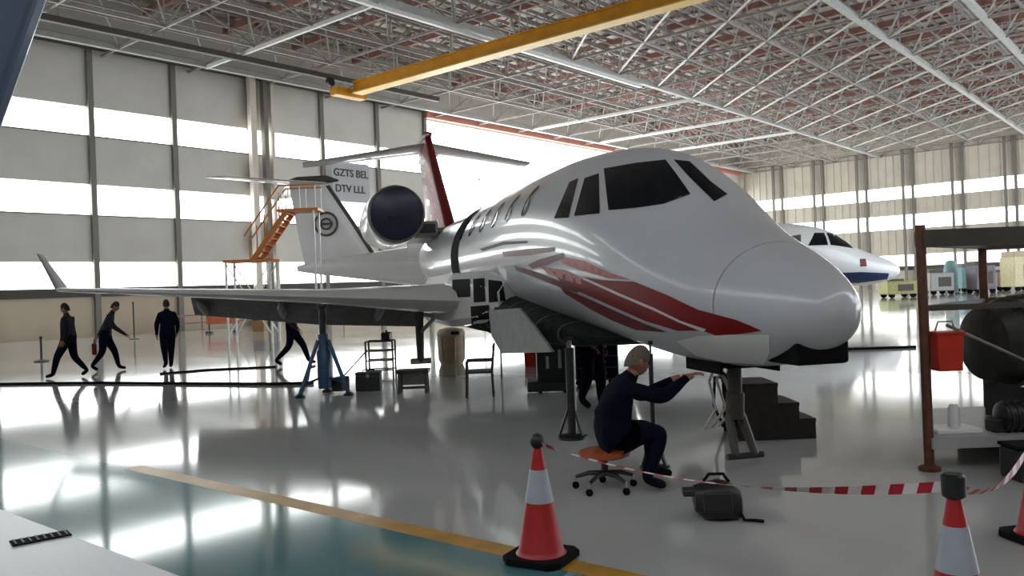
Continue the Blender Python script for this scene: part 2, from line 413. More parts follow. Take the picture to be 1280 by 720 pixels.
def decal(name,poly,m,parent,bv=None,off=.006,cuts=5,mirror=True):
    """lays a thin skin (window, painted stripe) on a curved body, through the outline's points"""
    bv=bv or bvh
    bm=bmesh.new(); vs=[bm.verts.new((x,y,0)) for x,y in poly]; f=bm.faces.new(vs)
    bmesh.ops.triangulate(bm,faces=bm.faces[:])
    for _ in range(cuts):
        es=[e for e in bm.edges if e.calc_length()>9]
        if not es: break
        bmesh.ops.subdivide_edges(bm,edges=es,cuts=1); bmesh.ops.triangulate(bm,faces=[q for q in bm.faces if len(q.verts)>3])
    bad=[]
    for v in bm.verts:
        hit,nrm,_,_=bv.ray_cast(ORI,(JR@pray(v.co.x,v.co.y)).normalized())
        if hit is None: bad.append(v); continue
        if nrm.dot(hit-ORI)>0: nrm=-nrm
        v.co=hit+nrm*off
    if bad: bmesh.ops.delete(bm,geom=bad,context='VERTS')
    me=bpy.data.meshes.new(name); bm.to_mesh(me); bm.free(); me.materials.append(m)
    me.polygons.foreach_set('use_smooth',[True]*len(me.polygons))
    o=link(name,me,parent)
    if mirror:
        m2=me.copy()
        for v in m2.vertices: v.co.y=-v.co.y
        m2.flip_normals(); link(name,m2,parent)
    return o
W3=[(755,211),(795,204),(832,200),(845,217),(857,234),(863,243),(836,245),(830,255),(795,260),(761,263)]
decal('windshield',W3,M_glass,jet,mirror=False)
decal('windshield',[(842,200),(862,202),(888,227),(909,243),(893,252),(876,236),(862,222)],M_glass,jet,mirror=False)
decal('side_window',[(718,270),(731,223),(749,217),(750,267)],M_glass,jet)
decal('side_window',[(693,273),(712,228),(723,223),(711,272)],M_glass,jet)
for k in range(6):
    s=5.6+k*.95; z=2.86
    b=MB(); pts=[]
    for i in range(16):
        a=2*PI*i/16; q=Vector((s+.15*math.copysign(abs(math.cos(a))**.7,math.cos(a)),3,z+.2*math.copysign(abs(math.sin(a))**.7,math.sin(a))))
        h=bvh.ray_cast(q,Vector((0,-1,0))); pts.append(h[0]+h[1]*.008)
    for sg in (1,-1):
        MB().add([(p.x,p.y*sg,p.z) for p in pts],[tuple(range(16))]).build('cabin_window',M_glass,jet)
decal('stripe',[(728,346),(753,350),(793,352),(835,369),(873,387),(922,400),(953,413),(925,417),(895,419),(882,414),(847,402),(818,387),(784,372),(764,361),(735,353)],M_red,jet)
decal('stripe',[(688,336),(715,345),(740,354),(753,359),(776,369),(818,387),(851,403),(873,413),(847,413),(807,401),(773,386),(740,371),(706,357)],M_red,jet)
decal('stripe',[(628,315),(660,311),(694,309),(694,314),(664,319),(630,321)],M_redb,jet)
decal('stripe',[(660,331),(675,324),(704,316),(706,322),(684,331),(666,336)],M_redb,jet)
decal('stripe',[(643,332),(668,339),(700,351),(728,362),(722,366),(698,358),(668,346),(646,338)],M_redb,jet)
decal('stripe',[(700,320),(730,326),(765,342),(790,350),(762,348),(728,338),(704,330)],M_pink,jet)
decal('stripe',[(676,333),(705,337),(735,351),(728,356),(704,349),(684,341)],M_pink,jet)
decal('stripe',[(700,358),(740,375),(773,390),(807,405),(835,415),(795,412),(765,400),(738,386),(706,366)],M_redb,jet)
decal('pinstripe',[(730,346),(753,356),(775,366),(818,384),(851,400),(884,411),(880,414),(851,403),(818,387.5),(775,369.5),(753,359.5),(730,349)],M_tapew,jet,off=.011)
decal('pinstripe',[(600,311),(630,302),(660,301),(660,304),(630,306),(604,314)],M_dark,jet)
decal('belly_bounce_patch',[(846,426),(872,420),(905,418),(930,418),(962,418),(962,440),(955,455),(905,452),(870,444)],M_silver,jet,mirror=True)  # silver-white nose underside with the floor's bounced light painted in
MB().loft([ring(10.35,64,.015),ring(11.1,64,.015)],False).build('seal_band',M_rubber,jet,True)
# dark box standing in for the shaded underside of the radome
MB().box((.76,0,1.14),(.46,.46,.22)).build('radome_shade_block',M_rubber,jet,bevel=.03)
# belly fairing in dark primer
def belly_ring(s,n=24):
    import bisect
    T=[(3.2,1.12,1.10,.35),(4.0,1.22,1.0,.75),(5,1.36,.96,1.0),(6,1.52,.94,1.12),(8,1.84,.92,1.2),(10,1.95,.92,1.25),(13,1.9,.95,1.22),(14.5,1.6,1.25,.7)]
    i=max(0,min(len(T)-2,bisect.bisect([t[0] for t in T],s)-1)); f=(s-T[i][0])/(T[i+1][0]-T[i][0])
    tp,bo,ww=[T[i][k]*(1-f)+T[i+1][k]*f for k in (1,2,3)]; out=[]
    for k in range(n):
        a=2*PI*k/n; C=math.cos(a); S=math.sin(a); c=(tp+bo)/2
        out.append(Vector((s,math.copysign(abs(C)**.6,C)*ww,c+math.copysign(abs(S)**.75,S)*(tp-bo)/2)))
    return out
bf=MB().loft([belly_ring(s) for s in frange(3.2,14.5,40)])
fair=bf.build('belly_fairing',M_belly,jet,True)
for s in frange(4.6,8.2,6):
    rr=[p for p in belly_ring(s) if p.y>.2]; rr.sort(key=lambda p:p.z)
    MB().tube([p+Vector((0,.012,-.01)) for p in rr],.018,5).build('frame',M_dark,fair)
# wings
def wing_sec(r):
    if r<=3.6: f=(r-.8)/2.8; le=8.0+f*2.5; te=13.4-f*.3
    else: f=(r-3.6)/5.8; le=10.5+f*4.9; te=13.1+f*3.5
    z=1.50+(r-.8)/8.6*.58; th=.135-.045*(r-.8)/8.6
    return le,te,z,th
for sg in (1,-1):
    rs=[.8,1.6,2.4,3.6,5,6.5,8,9.0,9.3]
    rings=[]
    for r in rs:
        le,te,z,th=wing_sec(r); rings.append([Vector((p.x,p.y*sg,p.z)) for p in airfoil(le,te-le,th,r,z)])
    wg=MB().loft(rings).build('wing',M_wing,jet,True)
    le,te,z,th=wing_sec(9.3)
    wr_=[]
    for f in frange(0,1,6):
        l2=le+.1+f*.9; c=(te-le)*(1-.55*f)-.1; out=f*.62+.02; zz=z+f*.88
        wr_.append([Vector((p.x,(9.3+out+(p.z-zz)*.95)*sg,zz+(p.z-zz)*.3)) for p in airfoil(l2,c,.1,0,zz)])
    MB().loft(wr_).build('winglet',M_wingd,wg,True)
    for r0,r1 in ((1.35,3.5),(3.6,6.4)):
        rr=[]
        for r in (r0,r1):
            le,te,z,th=wing_sec(r); ch=.95 if r<5 else .75
            rr.append([Vector((te-.12+ (q[0])*math.cos(.66)*ch + q[1]*math.sin(.66), r*sg, z-.02-(q[0])*math.sin(.66)*ch+q[1]*math.cos(.66))) for q in ((0,.05),(.3,.07),(1,.01),(1,-.01),(.3,-.06),(0,-.05))])
        MB().loft(rr).build('flap',M_wingd,wg,True)
    # flap-track fairings
    for r in (2.4,4.4,6.1):
        le,te,z,th=wing_sec(r)
        MB().tube([(te-1.2,r*sg,z-.12),(te-.6,r*sg,z-.25),(te+.1,r*sg,z-.38),(te+.45,r*sg,z-.5)],[.03,.1,.09,.02],8).build('flap_track',M_wingd,wg,True)
# wing-root fairing with opened access bays
rf_b=MB()
rgs=[]
for s,zt,zb,rr in ((6.9,1.86,1.36,1.12),(7.6,2.0,1.2,1.32),(9.5,2.02,1.08,1.5),(12.5,2.02,1.1,1.5),(14,1.95,1.35,1.2)):
    rgs.append([Vector((s,.5,zb)),Vector((s,rr-.1,zb)),Vector((s,rr,zb+.1)),Vector((s,rr,zt-.2)),Vector((s,rr-.14,zt)),Vector((s,.5,zt+.05))])
rf_b.loft(rgs)
rootf=rf_b.build('root_fairing',M_wing,jet)
rb2=MB(); rb2.loft([[Vector((p.x,-p.y,p.z)) for p in q] for q in rgs]); rb2.build('root_fairing',M_wing,jet)
bvh_r=BVHTree.FromPolygons([Vector(v) for v in rf_b.v],[tuple(f) for f in rf_b.f])
for poly in ([(566,350),(588,349),(588,371),(566,372)],[(592,349),(606,348),(607,377),(593,378)],[(611,350),(628,352),(632,376),(612,378)],[(589,383),(612,381),(612,404),(590,405)]):
    decal('access_bay',poly,M_rubber,rootf,bvh_r,off=.012,mirror=False)
# fin, tailplane
fin=MB().loft([airfoil(17.2,4.6,.10,0,3.25,vertical=True),airfoil(19.2,3.6,.10,0,4.9,vertical=True),airfoil(21.1,2.6,.09,0,6.5,vertical=True),airfoil(21.3,2.4,.08,0,6.72,vertical=True)]).build('tail_fin',M_pink,jet,True)
MB().loft([airfoil(17.15,.6,.6,0,3.27,vertical=True),airfoil(19.15,.5,.6,0,4.9,vertical=True),airfoil(21.02,.45,.55,0,6.5,vertical=True),airfoil(21.22,.45,.5,0,6.76,vertical=True)]).build('leading_edge',M_redb,fin,True)
for q in range(5):
    z=3.6+q*.52; l=17.2+(z-3.25)*1.2
    MB().prism([(l+.7,0,z),(l+2.6,0,z+.3),(l+2.6,0,z+.5),(l+.9,0,z+.16)],(0,.40-.03*q,0)).build('white_band',M_jetw,fin)
MB().tube([(20.7,0,6.62),(21.5,0,6.70),(23.6,0,6.62),(24.1,0,6.56)],[.05,.15,.14,.04],12).build('bullet_fairing',M_redb,fin,True)
for sg in (1,-1):
    MB().loft([[Vector((p.x,p.y*sg,p.z)) for p in airfoil(21.4+f*2.0,2.2-1.1*f,.08,f*3.85+.05,6.44-f*.30)] for f in frange(0,1,4)]).build('tailplane',M_wing,jet,True)
# engines
for sg in (1,-1):
    ey=1.86*sg; ez=3.50
    prof=[(.50,14.0),(.56,13.86),(.60,13.84),(.64,13.9),(.675,14.3),(.69,15.2),(.66,16.6),(.56,17.9),(.46,18.4),(.42,18.3),(.40,17.5)]
    nac=MB().lathe(prof,(0,ey,ez),36,'X',cap=False).build('engine_nacelle',M_jetw,jet,True)
    MB().lathe([(.655,13.90),(.65,13.80),(.625,13.77),(.60,13.82)],(0,ey,ez),40,'X',cap=False).build('inlet_lip',M_grey,nac,True)
    MB().lathe([(.605,13.86),(.59,13.80),(.4,13.74),(.02,13.72)],(0,ey,ez),40,'X').build('intake_cover',M_inlet,nac,True)
    MB().tube([(13.75,ey-.2,ez-.05),(13.66,ey-.15,ez-.1),(13.66,ey+.15,ez-.1),(13.75,ey+.2,ez-.05)],.015,6).build('pull_strap',M_black,nac)
    MB().lathe([(.40,18.2),(.36,18.6),(.02,18.9)],(0,ey,ez),20,'X').build('exhaust',M_dark,nac,True)
    py=MB().loft([[Vector((s,y*sg,z)) for s,z in ((14.5,3.12),(14.7,3.24),(17.4,3.2),(17.6,3.12),(17.2,3.02),(14.7,3.0))] for y in (.6,1.5)]).build('pylon',M_grey,jet)
    MB().box((14.9,1.08*sg,3.2),(1.0,.5,.36)).build('intake_scoop',M_grey,py,bevel=.05)
    MB().box((14.39,1.08*sg,3.2),(.03,.36,.22)).build('scoop_opening',M_black,py)
def jplane(x,y,r):
    d=(JR@pray(x,y)); k=(r-ORI.y)/d.y; q=ORI+d*k; return (q.x,q.z)
# main gear
for sg in (1,-1):
    g=MB().tube([(11.3,1.75*sg,1.5),(11.3,1.75*sg,.34)],[.09,.07],12).build('main_gear',M_dark,jet,True)
    MB().tube([(11.3,1.75*sg,.9),(10.7,1.3*sg,1.45)],.04,8).build('drag_brace',M_grey,g)
    MB().tube([(11.42,1.75*sg,1.0),(11.55,1.75*sg,.75),(11.42,1.75*sg,.5)],.03,6).build('torque_link',M_grey,g)
    MB().tube([(11.3,1.55*sg,.36),(11.3,1.95*sg,.36)],.06,10).build('axle',M_steel,g)
    dp=[jplane(x,y,1.36) for x,y in ((612,388),(650,385),(672,412),(692,440),(628,442),(616,420))]
    MB().prism([(s,1.36*sg,z) for s,z in dp],(0,.03*sg,0)).build('gear_door',M_wingd,jet)
# nose gear without its wheel
gx=1.95
ng=MB().tube([(gx,0,1.1),(gx,0,.62)],[.065,.065],12).build('nose_gear',M_dark,jet,True)
MB().tube([(gx,0,.66),(gx+.02,0,.42)],.085,12).build('collar',M_dark,ng,True)
MB().tube([(gx+.02,.06,.45),(gx-.1,.09,.2),(gx-.16,.1,.10)],[.045,.04,.035],8).build('fork',M_dark,ng,True)
MB().tube([(gx+.02,-.06,.45),(gx-.1,-.09,.2),(gx-.16,-.1,.10)],[.045,.04,.035],8).build('fork',M_dark,ng,True)
MB().tube([(gx-.16,-.17,.10),(gx-.16,.19,.10)],.03,8).build('axle',M_blackm,ng,True)
MB().tube([(gx,0,.7),(gx+.75,0,1.05)],.03,8).build('drag_brace',M_grey,ng,True)
MB().box((gx,0,1.0),(.72,.5,.16)).build('gear_bay',M_rubber,ng,bevel=.02)
for sy in (.26,-.26): MB().box((gx+.05,sy*1.1,.93),(.7,.02,.12)).build('bay_door',M_rubber,ng)
for k in range(3):
    y0=.1-.1*k
    MB().tube([(gx+.1,y0,1.0),(gx+.22+.04*k,y0+.05,.75),(gx+.14,y0+.03,.5),(gx+.25+.05*k,y0+.1,.3)],.014,6).build('hose',M_hose,ng,True)

# jack posts and stands that carry the jet
def jpos(s,r): return JM@Vector((s,r,0))
def jack_post(name,label,loc,h,r,base,m,n_feet=3):
    t=thing(name,label,'jack',loc)
    MB().lathe([(r,.05),(r,h-.12)],n=14).build('column',m,t,True)
    MB().lathe([(r*.55,h-.13),(r*.55,h-.03)],n=12).build('ram',M_steel,t,True)
    MB().lathe([(r*1.1,h-.035),(r*1.1,h)],n=12).build('saddle',M_blackm,t,True)
    MB().lathe([(base,0.0),(base,.03),(r*1.3,.055)],n=20).build('base_plate',m,t,True)
    for k in range(n_feet):
        a=2*PI*k/n_feet+.4
        MB().bar((r*.9*math.cos(a),r*.9*math.sin(a),.32),(base*.9*math.cos(a),base*.9*math.sin(a),.045),.025).build('gusset',m,t)
    return t
p=ground(716,548)
jack_post('fuselage_jack','thick black jack post under the forward belly behind the stool',(p.x,p.y,0),1.14,.052,.17,M_blackm)
p=atdepth(816,520,7.7)
t=jack_post('support_pole','thin black support pole rising to the belly above the seated mechanic',(p.x,p.y,0),1.18,.022,.14,M_blackm)
# ------------------------------------------------------------------ wing jack (blue tripod)
p=atdepth(405,450,14.5); wj=thing('tripod_jack','blue tripod aircraft jack under the wing next to the black tool box','jack',(p.x,p.y,0),.5)
MB().lathe([(.11,.12),(.12,.3),(.12,.75),(.085,.8),(.085,1.05)],n=16).build('cylinder',M_bluej,wj,True)
MB().lathe([(.06,1.0),(.06,1.5),(.09,1.52),(.09,1.57)],n=12).build('ram',M_blackm,wj,True)
for k in range(3):
    a=2*PI*k/3+.35; c,s_=math.cos(a),math.sin(a)
    MB().tube([(.1*c,.1*s_,.95),(.46*c,.46*s_,.06)],[.035,.04],8).build('leg',M_bluej,wj,True)
    MB().tube([(.1*c,.1*s_,.3),(.36*c,.36*s_,.22)],.022,6).build('brace',M_bluej,wj)
    MB().lathe([(.09,0),(.09,.03),(.04,.06)],(.47*c,.47*s_,0),12).build('foot',M_blackm,wj,True)
MB().box((.30,-.16,.16),(.32,.22,.24)).build('pump_box',M_blackm,wj,bevel=.02)
MB().tube([(.34,-.2,.28),(.75,-.5,.7)],.014,6).build('pump_handle',M_blackm,wj)

# ------------------------------------------------------------------ second jet (tail towards the orange stand) and third jet (blue keel)
dn=38.0; dt=39.0
n2=atdepth(1124,333,dn); t2=atdepth(372,330,dt); v2=Vector((t2.x-n2.x,t2.y-n2.y,0))
K2=v2.length/22.6; HD2=math.atan2(v2.y,v2.x); l2=Vector((n2.x,n2.y,0))-v2.normalized()*.3*K2
jet2=thing('business_jet','large white jet with blue keel stripe and ringed tail emblem, beyond the jacked jet','aircraft',l2,HD2)
def low(s,z): return (z+.12-.06*max(0,s-13))*K2
def ring2(s,n=48): return [Vector((p.x*K2,p.y*K2,low(p.x,p.z))) for p in ring(s,n)]
R2=[.30,.31,.34,.4,.5]+frange(.7,4.5,20)+frange(4.8,22.9,30)
f2b=MB().loft([ring2(s) for s in R2]); f2b.build('fuselage',M_jetw,jet2,True)
b2=BVHTree.FromPolygons([Vector(v) for v in f2b.v],[tuple(f) for f in f2b.f])
def sc2(pts,sg=1): return [Vector((p.x*K2,p.y*K2*sg,p.z*K2)) for p in pts]
for sg in (1,-1):
    rings=[]
    for r,le,te in ((.8,8.0,13.4),(3.0,10.0,13.2),(6.6,13.0,14.9)):
        rings.append(sc2(airfoil(le,te-le,.12,r,1.5+.05*r),sg))
    MB().loft(rings).build('wing',M_wing,jet2,True)
    nac=MB().lathe([(.50*K2,14.0*K2),(.58*K2,13.85*K2),(.64*K2,13.9*K2),(.72*K2,14.6*K2),(.73*K2,15.2*K2),(.70*K2,16.6*K2),(.55*K2,17.9*K2),(.42*K2,18.3*K2),(.3*K2,18.0*K2)],(0,1.95*K2*sg,3.0*K2),28,'X').build('engine_nacelle',M_jetw,jet2,True)
    MB().lathe([(.62*K2,13.85*K2),(.5*K2,13.84*K2),(.02,13.87*K2)],(0,1.95*K2*sg,3.0*K2),24,'X').build('inlet',M_inlet,nac,True)
    MB().box((15.9*K2,1.15*sg*K2,2.85*K2),(2.6*K2,1.0*K2,.14*K2)).build('pylon',M_jetw,jet2,bevel=.04)
    g=MB().tube([(11.3*K2,1.75*sg*K2,1.4*K2),(11.3*K2,1.75*sg*K2,.3*K2)],.09,10).build('main_gear',M_grey,jet2,True)
    MB().lathe([(.2*K2,-.12),(.3*K2,-.09),(.3*K2,.09),(.2*K2,.12)],(11.3*K2,1.95*sg*K2,.3*K2),18,'Y').build('wheel',M_rubber,g,True)
    MB().loft([sc2(airfoil(21.6+f*2.6,1.6-.8*f,.08,f*3.4+.05,5.72-f*.1),sg) for f in frange(0,1,3)]).build('tailplane',M_wing,jet2,True)
ng2=MB().tube([(2.6*K2,0,1.1*K2),(2.6*K2,0,.24*K2)],.07,10).build('nose_gear',M_grey,jet2,True)
MB().lathe([(.15*K2,-.09),(.24*K2,-.07),(.24*K2,.07),(.15*K2,.09)],(2.6*K2,.13,.24*K2),16,'Y').build('wheel',M_rubber,ng2,True)
fin2=MB().loft([sc2(airfoil(19.7,2.9,.10,0,2.5,vertical=True)),sc2(airfoil(20.7,2.2,.10,0,4.2,vertical=True)),sc2(airfoil(21.6,1.5,.10,0,5.6,vertical=True)),sc2(airfoil(21.8,1.3,.09,0,5.8,vertical=True))]).build('tail_fin',M_jetw,jet2,True)
MB().loft([sc2(airfoil(19.64,.3,.6,0,2.52,vertical=True)),sc2(airfoil(20.64,.28,.6,0,4.2,vertical=True)),sc2(airfoil(21.54,.24,.6,0,5.62,vertical=True))]).build('leading_edge',M_dark,fin2,True)
MB().tube([(21.2*K2,0,5.8*K2),(21.7*K2,0,5.86*K2),(22.8*K2,0,5.84*K2),(23.4*K2,0,5.8*K2)],[.04,.2,.2,.04],10).build('bullet_fairing',M_dark,fin2,True)
rg=MB(); ec=(21.7*K2,.22,4.15*K2)
for rr_,wd in ((.52,.11),(.24,.09)):
    rg.tube([(ec[0]+rr_*math.cos(2*PI*k/24),ec[1],ec[2]+rr_*math.sin(2*PI*k/24)) for k in range(25)],wd/2,5,cap=False)
rg.box(ec,(.6,.06,.1)); rg.build('emblem',M_dark,fin2)
def side_patch(name,poly,m,par,bv,sg):
    bm=bmesh.new(); f=bm.faces.new([bm.verts.new((x*K2,0,low(x,z))) for x,z in poly]); bmesh.ops.triangulate(bm,faces=bm.faces[:])
    for _ in range(5):
        es=[e for e in bm.edges if e.calc_length()>.18]
        if not es: break
        bmesh.ops.subdivide_edges(bm,edges=es,cuts=1); bmesh.ops.triangulate(bm,faces=[q for q in bm.faces if len(q.verts)>3])
    bad=[]
    for v in bm.verts:
        h=bv.ray_cast(Vector((v.co.x,4*sg,v.co.z)),Vector((0,-sg,0)))
        if h[0] is None: bad.append(v); continue
        v.co=h[0]+Vector((0,.015*sg,0))
    if bad: bmesh.ops.delete(bm,geom=bad,context='VERTS')
    me=bpy.data.meshes.new(name); bm.to_mesh(me); bm.free(); me.materials.append(m); return link(name,me,par)
for sg in (1,-1):
    side_patch('windshield',[(2.15,2.3),(2.3,2.56),(2.75,2.88),(3.1,2.92),(3.1,2.45)],M_glass,jet2,b2,sg)
    side_patch('side_window',[(3.2,2.45),(3.2,2.92),(3.6,2.92),(3.95,2.45)],M_glass,jet2,b2,sg)
    side_patch('keel_stripe',[(.9,1.12),(.9,1.34),(2.0,1.42),(4.4,1.42),(4.4,1.16),(2.0,1.02)],M_blue,jet2,b2,sg)
    side_patch('red_mark',[(1.8,1.62),(1.8,1.90),(2.05,1.90),(2.05,1.62)],M_redb,jet2,b2,sg)

# dark slate tail of a jet standing beside the pale walkway
def slate_tail():
    dep=9.0
    P=lambda x,y: atdepth(x,y,dep)
    base=P(-430,330); t=thing('parked_jet','dark slate-blue swept tail of a jet standing over the pale walkway','aircraft',(base.x,base.y,0),YAW_R)
    Mi=(Matrix.Translation((base.x,base.y,0))@Matrix.Rotation(YAW_R,4,'Z')).inverted()
    L=lambda x,y: Mi@P(x,y)
    poly=[L(98,-130),L(52,0),L(4,135),L(-74,345),L(-430,345),L(-250,60),L(-130,-130)]
    MB().prism([(q.x,0,q.z) for q in poly],(0,.24,0)).build('tail_fin',M_slate,t,bevel=.06)
    MB().tube([(3.4,0,2.0),(2.6,0,1.95),(0,0,1.75),(-3,0,1.6),(-5,0,1.6)],[.06,.25,.55,.8,.85],24).build('rear_fuselage',M_slate,t,True)
    for y in (-.9,.9):
        g=MB().tube([(-2.6,y*.5,1.2),(-2.6,y,.28)],.06,8).build('main_gear',M_grey,t)
        MB().lathe([(.2,-.09),(.28,-.07),(.28,.07),(.2,.09)],(-2.6,y,.28),16,'Y').build('wheel',M_rubber,g,True)
slate_tail()

# ------------------------------------------------------------------ orange stair stand by the second tail
p=atdepth(318,420,33.0)
st=thing('tail_dock','orange stairs and platforms on white braced legs beside the emblem tail','stairs',(p.x,p.y,0),YAW_R)
zl,zu=3.2,5.1
MB().box((0,0,zl),(1.9,1.1,.1)).build('lower_platform',M_orange,st)
MB().box((2.0,0,zu),(1.6,1.1,.1)).build('upper_platform',M_orange,st)
for y in (-.5,.5):
    MB().bar((.2,y,zl),(1.6,y,zu),.06,.2).build('stringer',M_orange,st)
    MB().bar((-.1,y,zl+.95),(1.3,y,zu+.95),.05).build('handrail',M_orange,st)
    MB().bar((1.3,y,zu+.95),(2.75,y,zu+.95),.05).build('handrail',M_orange,st)
    for k in range(5):
        x=.1+k*.3; z=zl+(x-.1)*1.36
        MB().bar((x,y,z),(x,y,z+.95),.035).build('baluster',M_orange,st)
    for x in (1.4,2.1,2.7): MB().bar((x,y,zu),(x,y,zu+.95),.035).build('baluster',M_white,st)
for k in range(8):
    f=(k+.5)/8; MB().box((.2+1.4*f,0,zl+(zu-zl)*f),(.24,1.0,.04)).build('step',M_orange,st)
for x in (-.85,.85):
    for y in (-.5,.5):
        MB().bar((x,y,0),(x,y,zl),.07).build('leg',M_white,st)
for y in (-.5,.5):
    MB().bar((-.85,y,.3),(.85,y,zl-.1),.04).build('brace',M_white,st)
    MB().bar((.85,y,.3),(-.85,y,zl-.1),.04).build('brace',M_white,st)
MB().bar((2.6,.45,0),(2.6,.45,zu),.07).build('leg',M_white,st); MB().bar((2.6,-.45,0),(2.6,-.45,zu),.07).build('leg',M_white,st)

# ------------------------------------------------------------------ sign on the wall
def text_mesh(body,size,m,parent,loc,rot):
    c=bpy.data.curves.new('lettering','FONT'); c.body=body; c.size=size; c.align_x='CENTER'; c.align_y='CENTER'; c.extrude=.015; c.offset=.012
    o=bpy.data.objects.new('tmp',c); col.objects.link(o)
    me=bpy.data.meshes.new_from_object(o.evaluated_get(bpy.context.evaluated_depsgraph_get())); bpy.data.objects.remove(o)
    me.materials.clear(); me.materials.append(m)
    q=link('lettering',me,parent,loc); q.rotation_euler=rot; return q
sx0=38.2; sg_=thing('wall_sign','pale grey sign with two rows of dark letters hung on the wall','sign',(sx0,YW-.55,8.3),0)
MB().box((0,0,1.35),(3.3,.08,2.75)).build('board',mat('sign_grey',rgb(176,178,182),.5,var=.04),sg_)
text_mesh('GZTS BEL',.72,M_dark,sg_,(0,-.06,1.95),(PI/2,0,0)); text_mesh('DTV LLL',.72,M_dark,sg_,(-.1,-.06,.85),(PI/2,0,0))
MB().bar((-1.4,.02,2.7),(-1.4,.3,3.1),.04).build('bracket',M_mull,sg_); MB().bar((1.4,.02,2.7),(1.4,.3,3.1),.04).build('bracket',M_mull,sg_)

# ------------------------------------------------------------------ people
def person(label,loc,rz,J,m_top,m_leg,m_hair,head_tilt=0.0,head_yaw=0.0,group=None,bulk=1.0):
    """one continuous body grown over joints (local x forward, y left), with head, five-fingered hands, hair as its child"""
    names=list(J.keys()); idx={n:i for i,n in enumerate(names)}
    E_=[('pelvis','waist'),('waist','chest'),('chest','neck'),('neck','skull')]
    for s in 'LR':
        E_+=[('chest','sh'+s),('sh'+s,'el'+s),('el'+s,'wr'+s),('wr'+s,'pa'+s),('pelvis','hi'+s),('hi'+s,'kn'+s),('kn'+s,'an'+s),('an'+s,'to'+s)]
    rad={'pelvis':(.15,.13),'waist':(.145,.125),'chest':(.15,.125),'neck':(.062,.062),'skull':(.058,.058),'sh':(.066,.066),'el':(.058,.058),'wr':(.036,.036),'pa':(.038,.024),'hi':(.105,.105),'kn':(.072,.072),'an':(.052,.052),'to':(.042,.034)}
    me=bpy.data.meshes.new('tmp'); me.from_pydata([J[n] for n in names],[(idx[a],idx[b]) for a,b in E_],[])
    o=bpy.data.objects.new('tmp',me); col.objects.link(o)
    md=o.modifiers.new('s','SKIN'); md.use_smooth_shade=True
    for n in names:
        r=rad.get(n) or rad[n[:2]]; r=tuple(q*(bulk if n in('pelvis','waist','chest') or n[:2] in ('hi','kn','el') else 1) for q in r); d=me.skin_vertices[0].data[idx[n]]; d.radius=r; d.use_root=(n=='pelvis')
    sb=o.modifiers.new('u','SUBSURF'); sb.levels=2; sb.render_levels=2
    bm_=bpy.data.meshes.new_from_object(o.evaluated_get(bpy.context.evaluated_depsgraph_get())); bpy.data.objects.remove(o)
    V=[tuple(v.co) for v in bm_.vertices]; Fc=[tuple(p.vertices) for p in bm_.polygons]
    Jv={n:Vector(J[n]) for n in names}
    mi=[]
    for f in Fc:
        c=sum((Vector(V[i]) for i in f),Vector())/len(f)
        k=0
        legd=min((c-Jv['kn'+s]).length for s in 'LR'); 
        if any((c-Jv['to'+s]).length<.11 or (c-Jv['an'+s]).length<.06 for s in 'LR'): k=3
        elif any((c-Jv['pa'+s]).length<.085 for s in 'LR') or (c-Jv['skull']).length<.08 or ((c-Jv['neck']).length<.055): k=2
        else:
            best=9;seg=0
            for a,b in E_:
                A,B=Jv[a],Jv[b]; t=max(0,min(1,(c-A).dot(B-A)/max(1e-6,(B-A).length_squared))); dd=(c-(A+(B-A)*t)).length
                if dd<best: best=dd; seg=(a,b)
            k=1 if seg and (seg[0][:2] in('hi','kn','an') or seg[1][:2]=='hi') else 0
        mi.append(k)
    B=MB(); B.v=V; B.f=Fc; B.mi=mi
    # head
    H=Matrix.Translation(Jv['skull'])@Matrix.Rotation(head_yaw,4,'Z')@Matrix.Rotation(head_tilt,4,'Y')
    hb=MB(); rings=[]
    for i in range(11):
        t=-PI/2+PI*i/10; z=.125*math.sin(t)+.06; q=max(.03,math.cos(t)); jaw=1.0 if t>-.2 else 1-.16*(-t-.2)
        rings.append([Vector(((.098*q*math.cos(2*PI*k/16))*jaw+(.012 if t<-.3 else 0),.076*q*math.sin(2*PI*k/16)*jaw,z)) for k in range(16)])
    hb.loft(rings,True,2)
    hb.loft([[Vector((.09,-.008,.075)),Vector((.09,.008,.075)),Vector((.088,0,.08))],[Vector((.118,-.017,.035)),Vector((.118,.017,.035)),Vector((.112,0,.05))],[Vector((.092,-.016,.025)),Vector((.092,.016,.025)),Vector((.09,0,.03))]],True,2)
    for s in (-1,1):
        hb.ball((0,.078*s,.05),(.022,.01,.034),8,6,2); hb.ball((.086,.03*s,.066),(.012,.014,.009),8,6,4)
    hb.ball((.089,0,-.005),(.008,.026,.007),8,5,4)
    B.add([H@v for v in (Vector(q) for q in hb.v)],hb.f,0); B.mi[-len(hb.mi):]=hb.mi
    # fingers
    for s in 'LR':
        w_,p_=Jv['wr'+s],Jv['pa'+s]; d=(p_-w_).normalized(); sg=1 if s=='L' else -1
        n=d.cross(Vector((0,0,1))); n = n.normalized() if n.length>.2 else Vector((1,0,0))
        curl=d.cross(n).normalized()*(1 if d.cross(n).z<0 else -1)
        if abs(d.z)>.8: n=Vector((1,0,0)); curl=Vector((0,-sg,0))
        for k in range(4):
            L=(.07,.08,.075,.06)[k]; o0=p_+n*((k-1.5)*.019)+d*.01
            B.tube([o0,o0+d*L*.45+curl*.006,o0+d*L*.8+curl*.02,o0+d*L+curl*.038],[.0095,.009,.008,.006],6,2)
        o0=w_+d*.03+n*(.03*(-1))
        B.tube([o0,o0+d*.03-n*.025+curl*.01,o0+d*.06-n*.03+curl*.025],[.011,.010,.007],6,2)
    mb=B.mesh('person',[m_top,m_leg,M_skin,M_rubber,M_haird],True)
    body=link('person',mb,None,loc); body.rotation_euler=(0,0,rz); tag(body,label,'person',group)
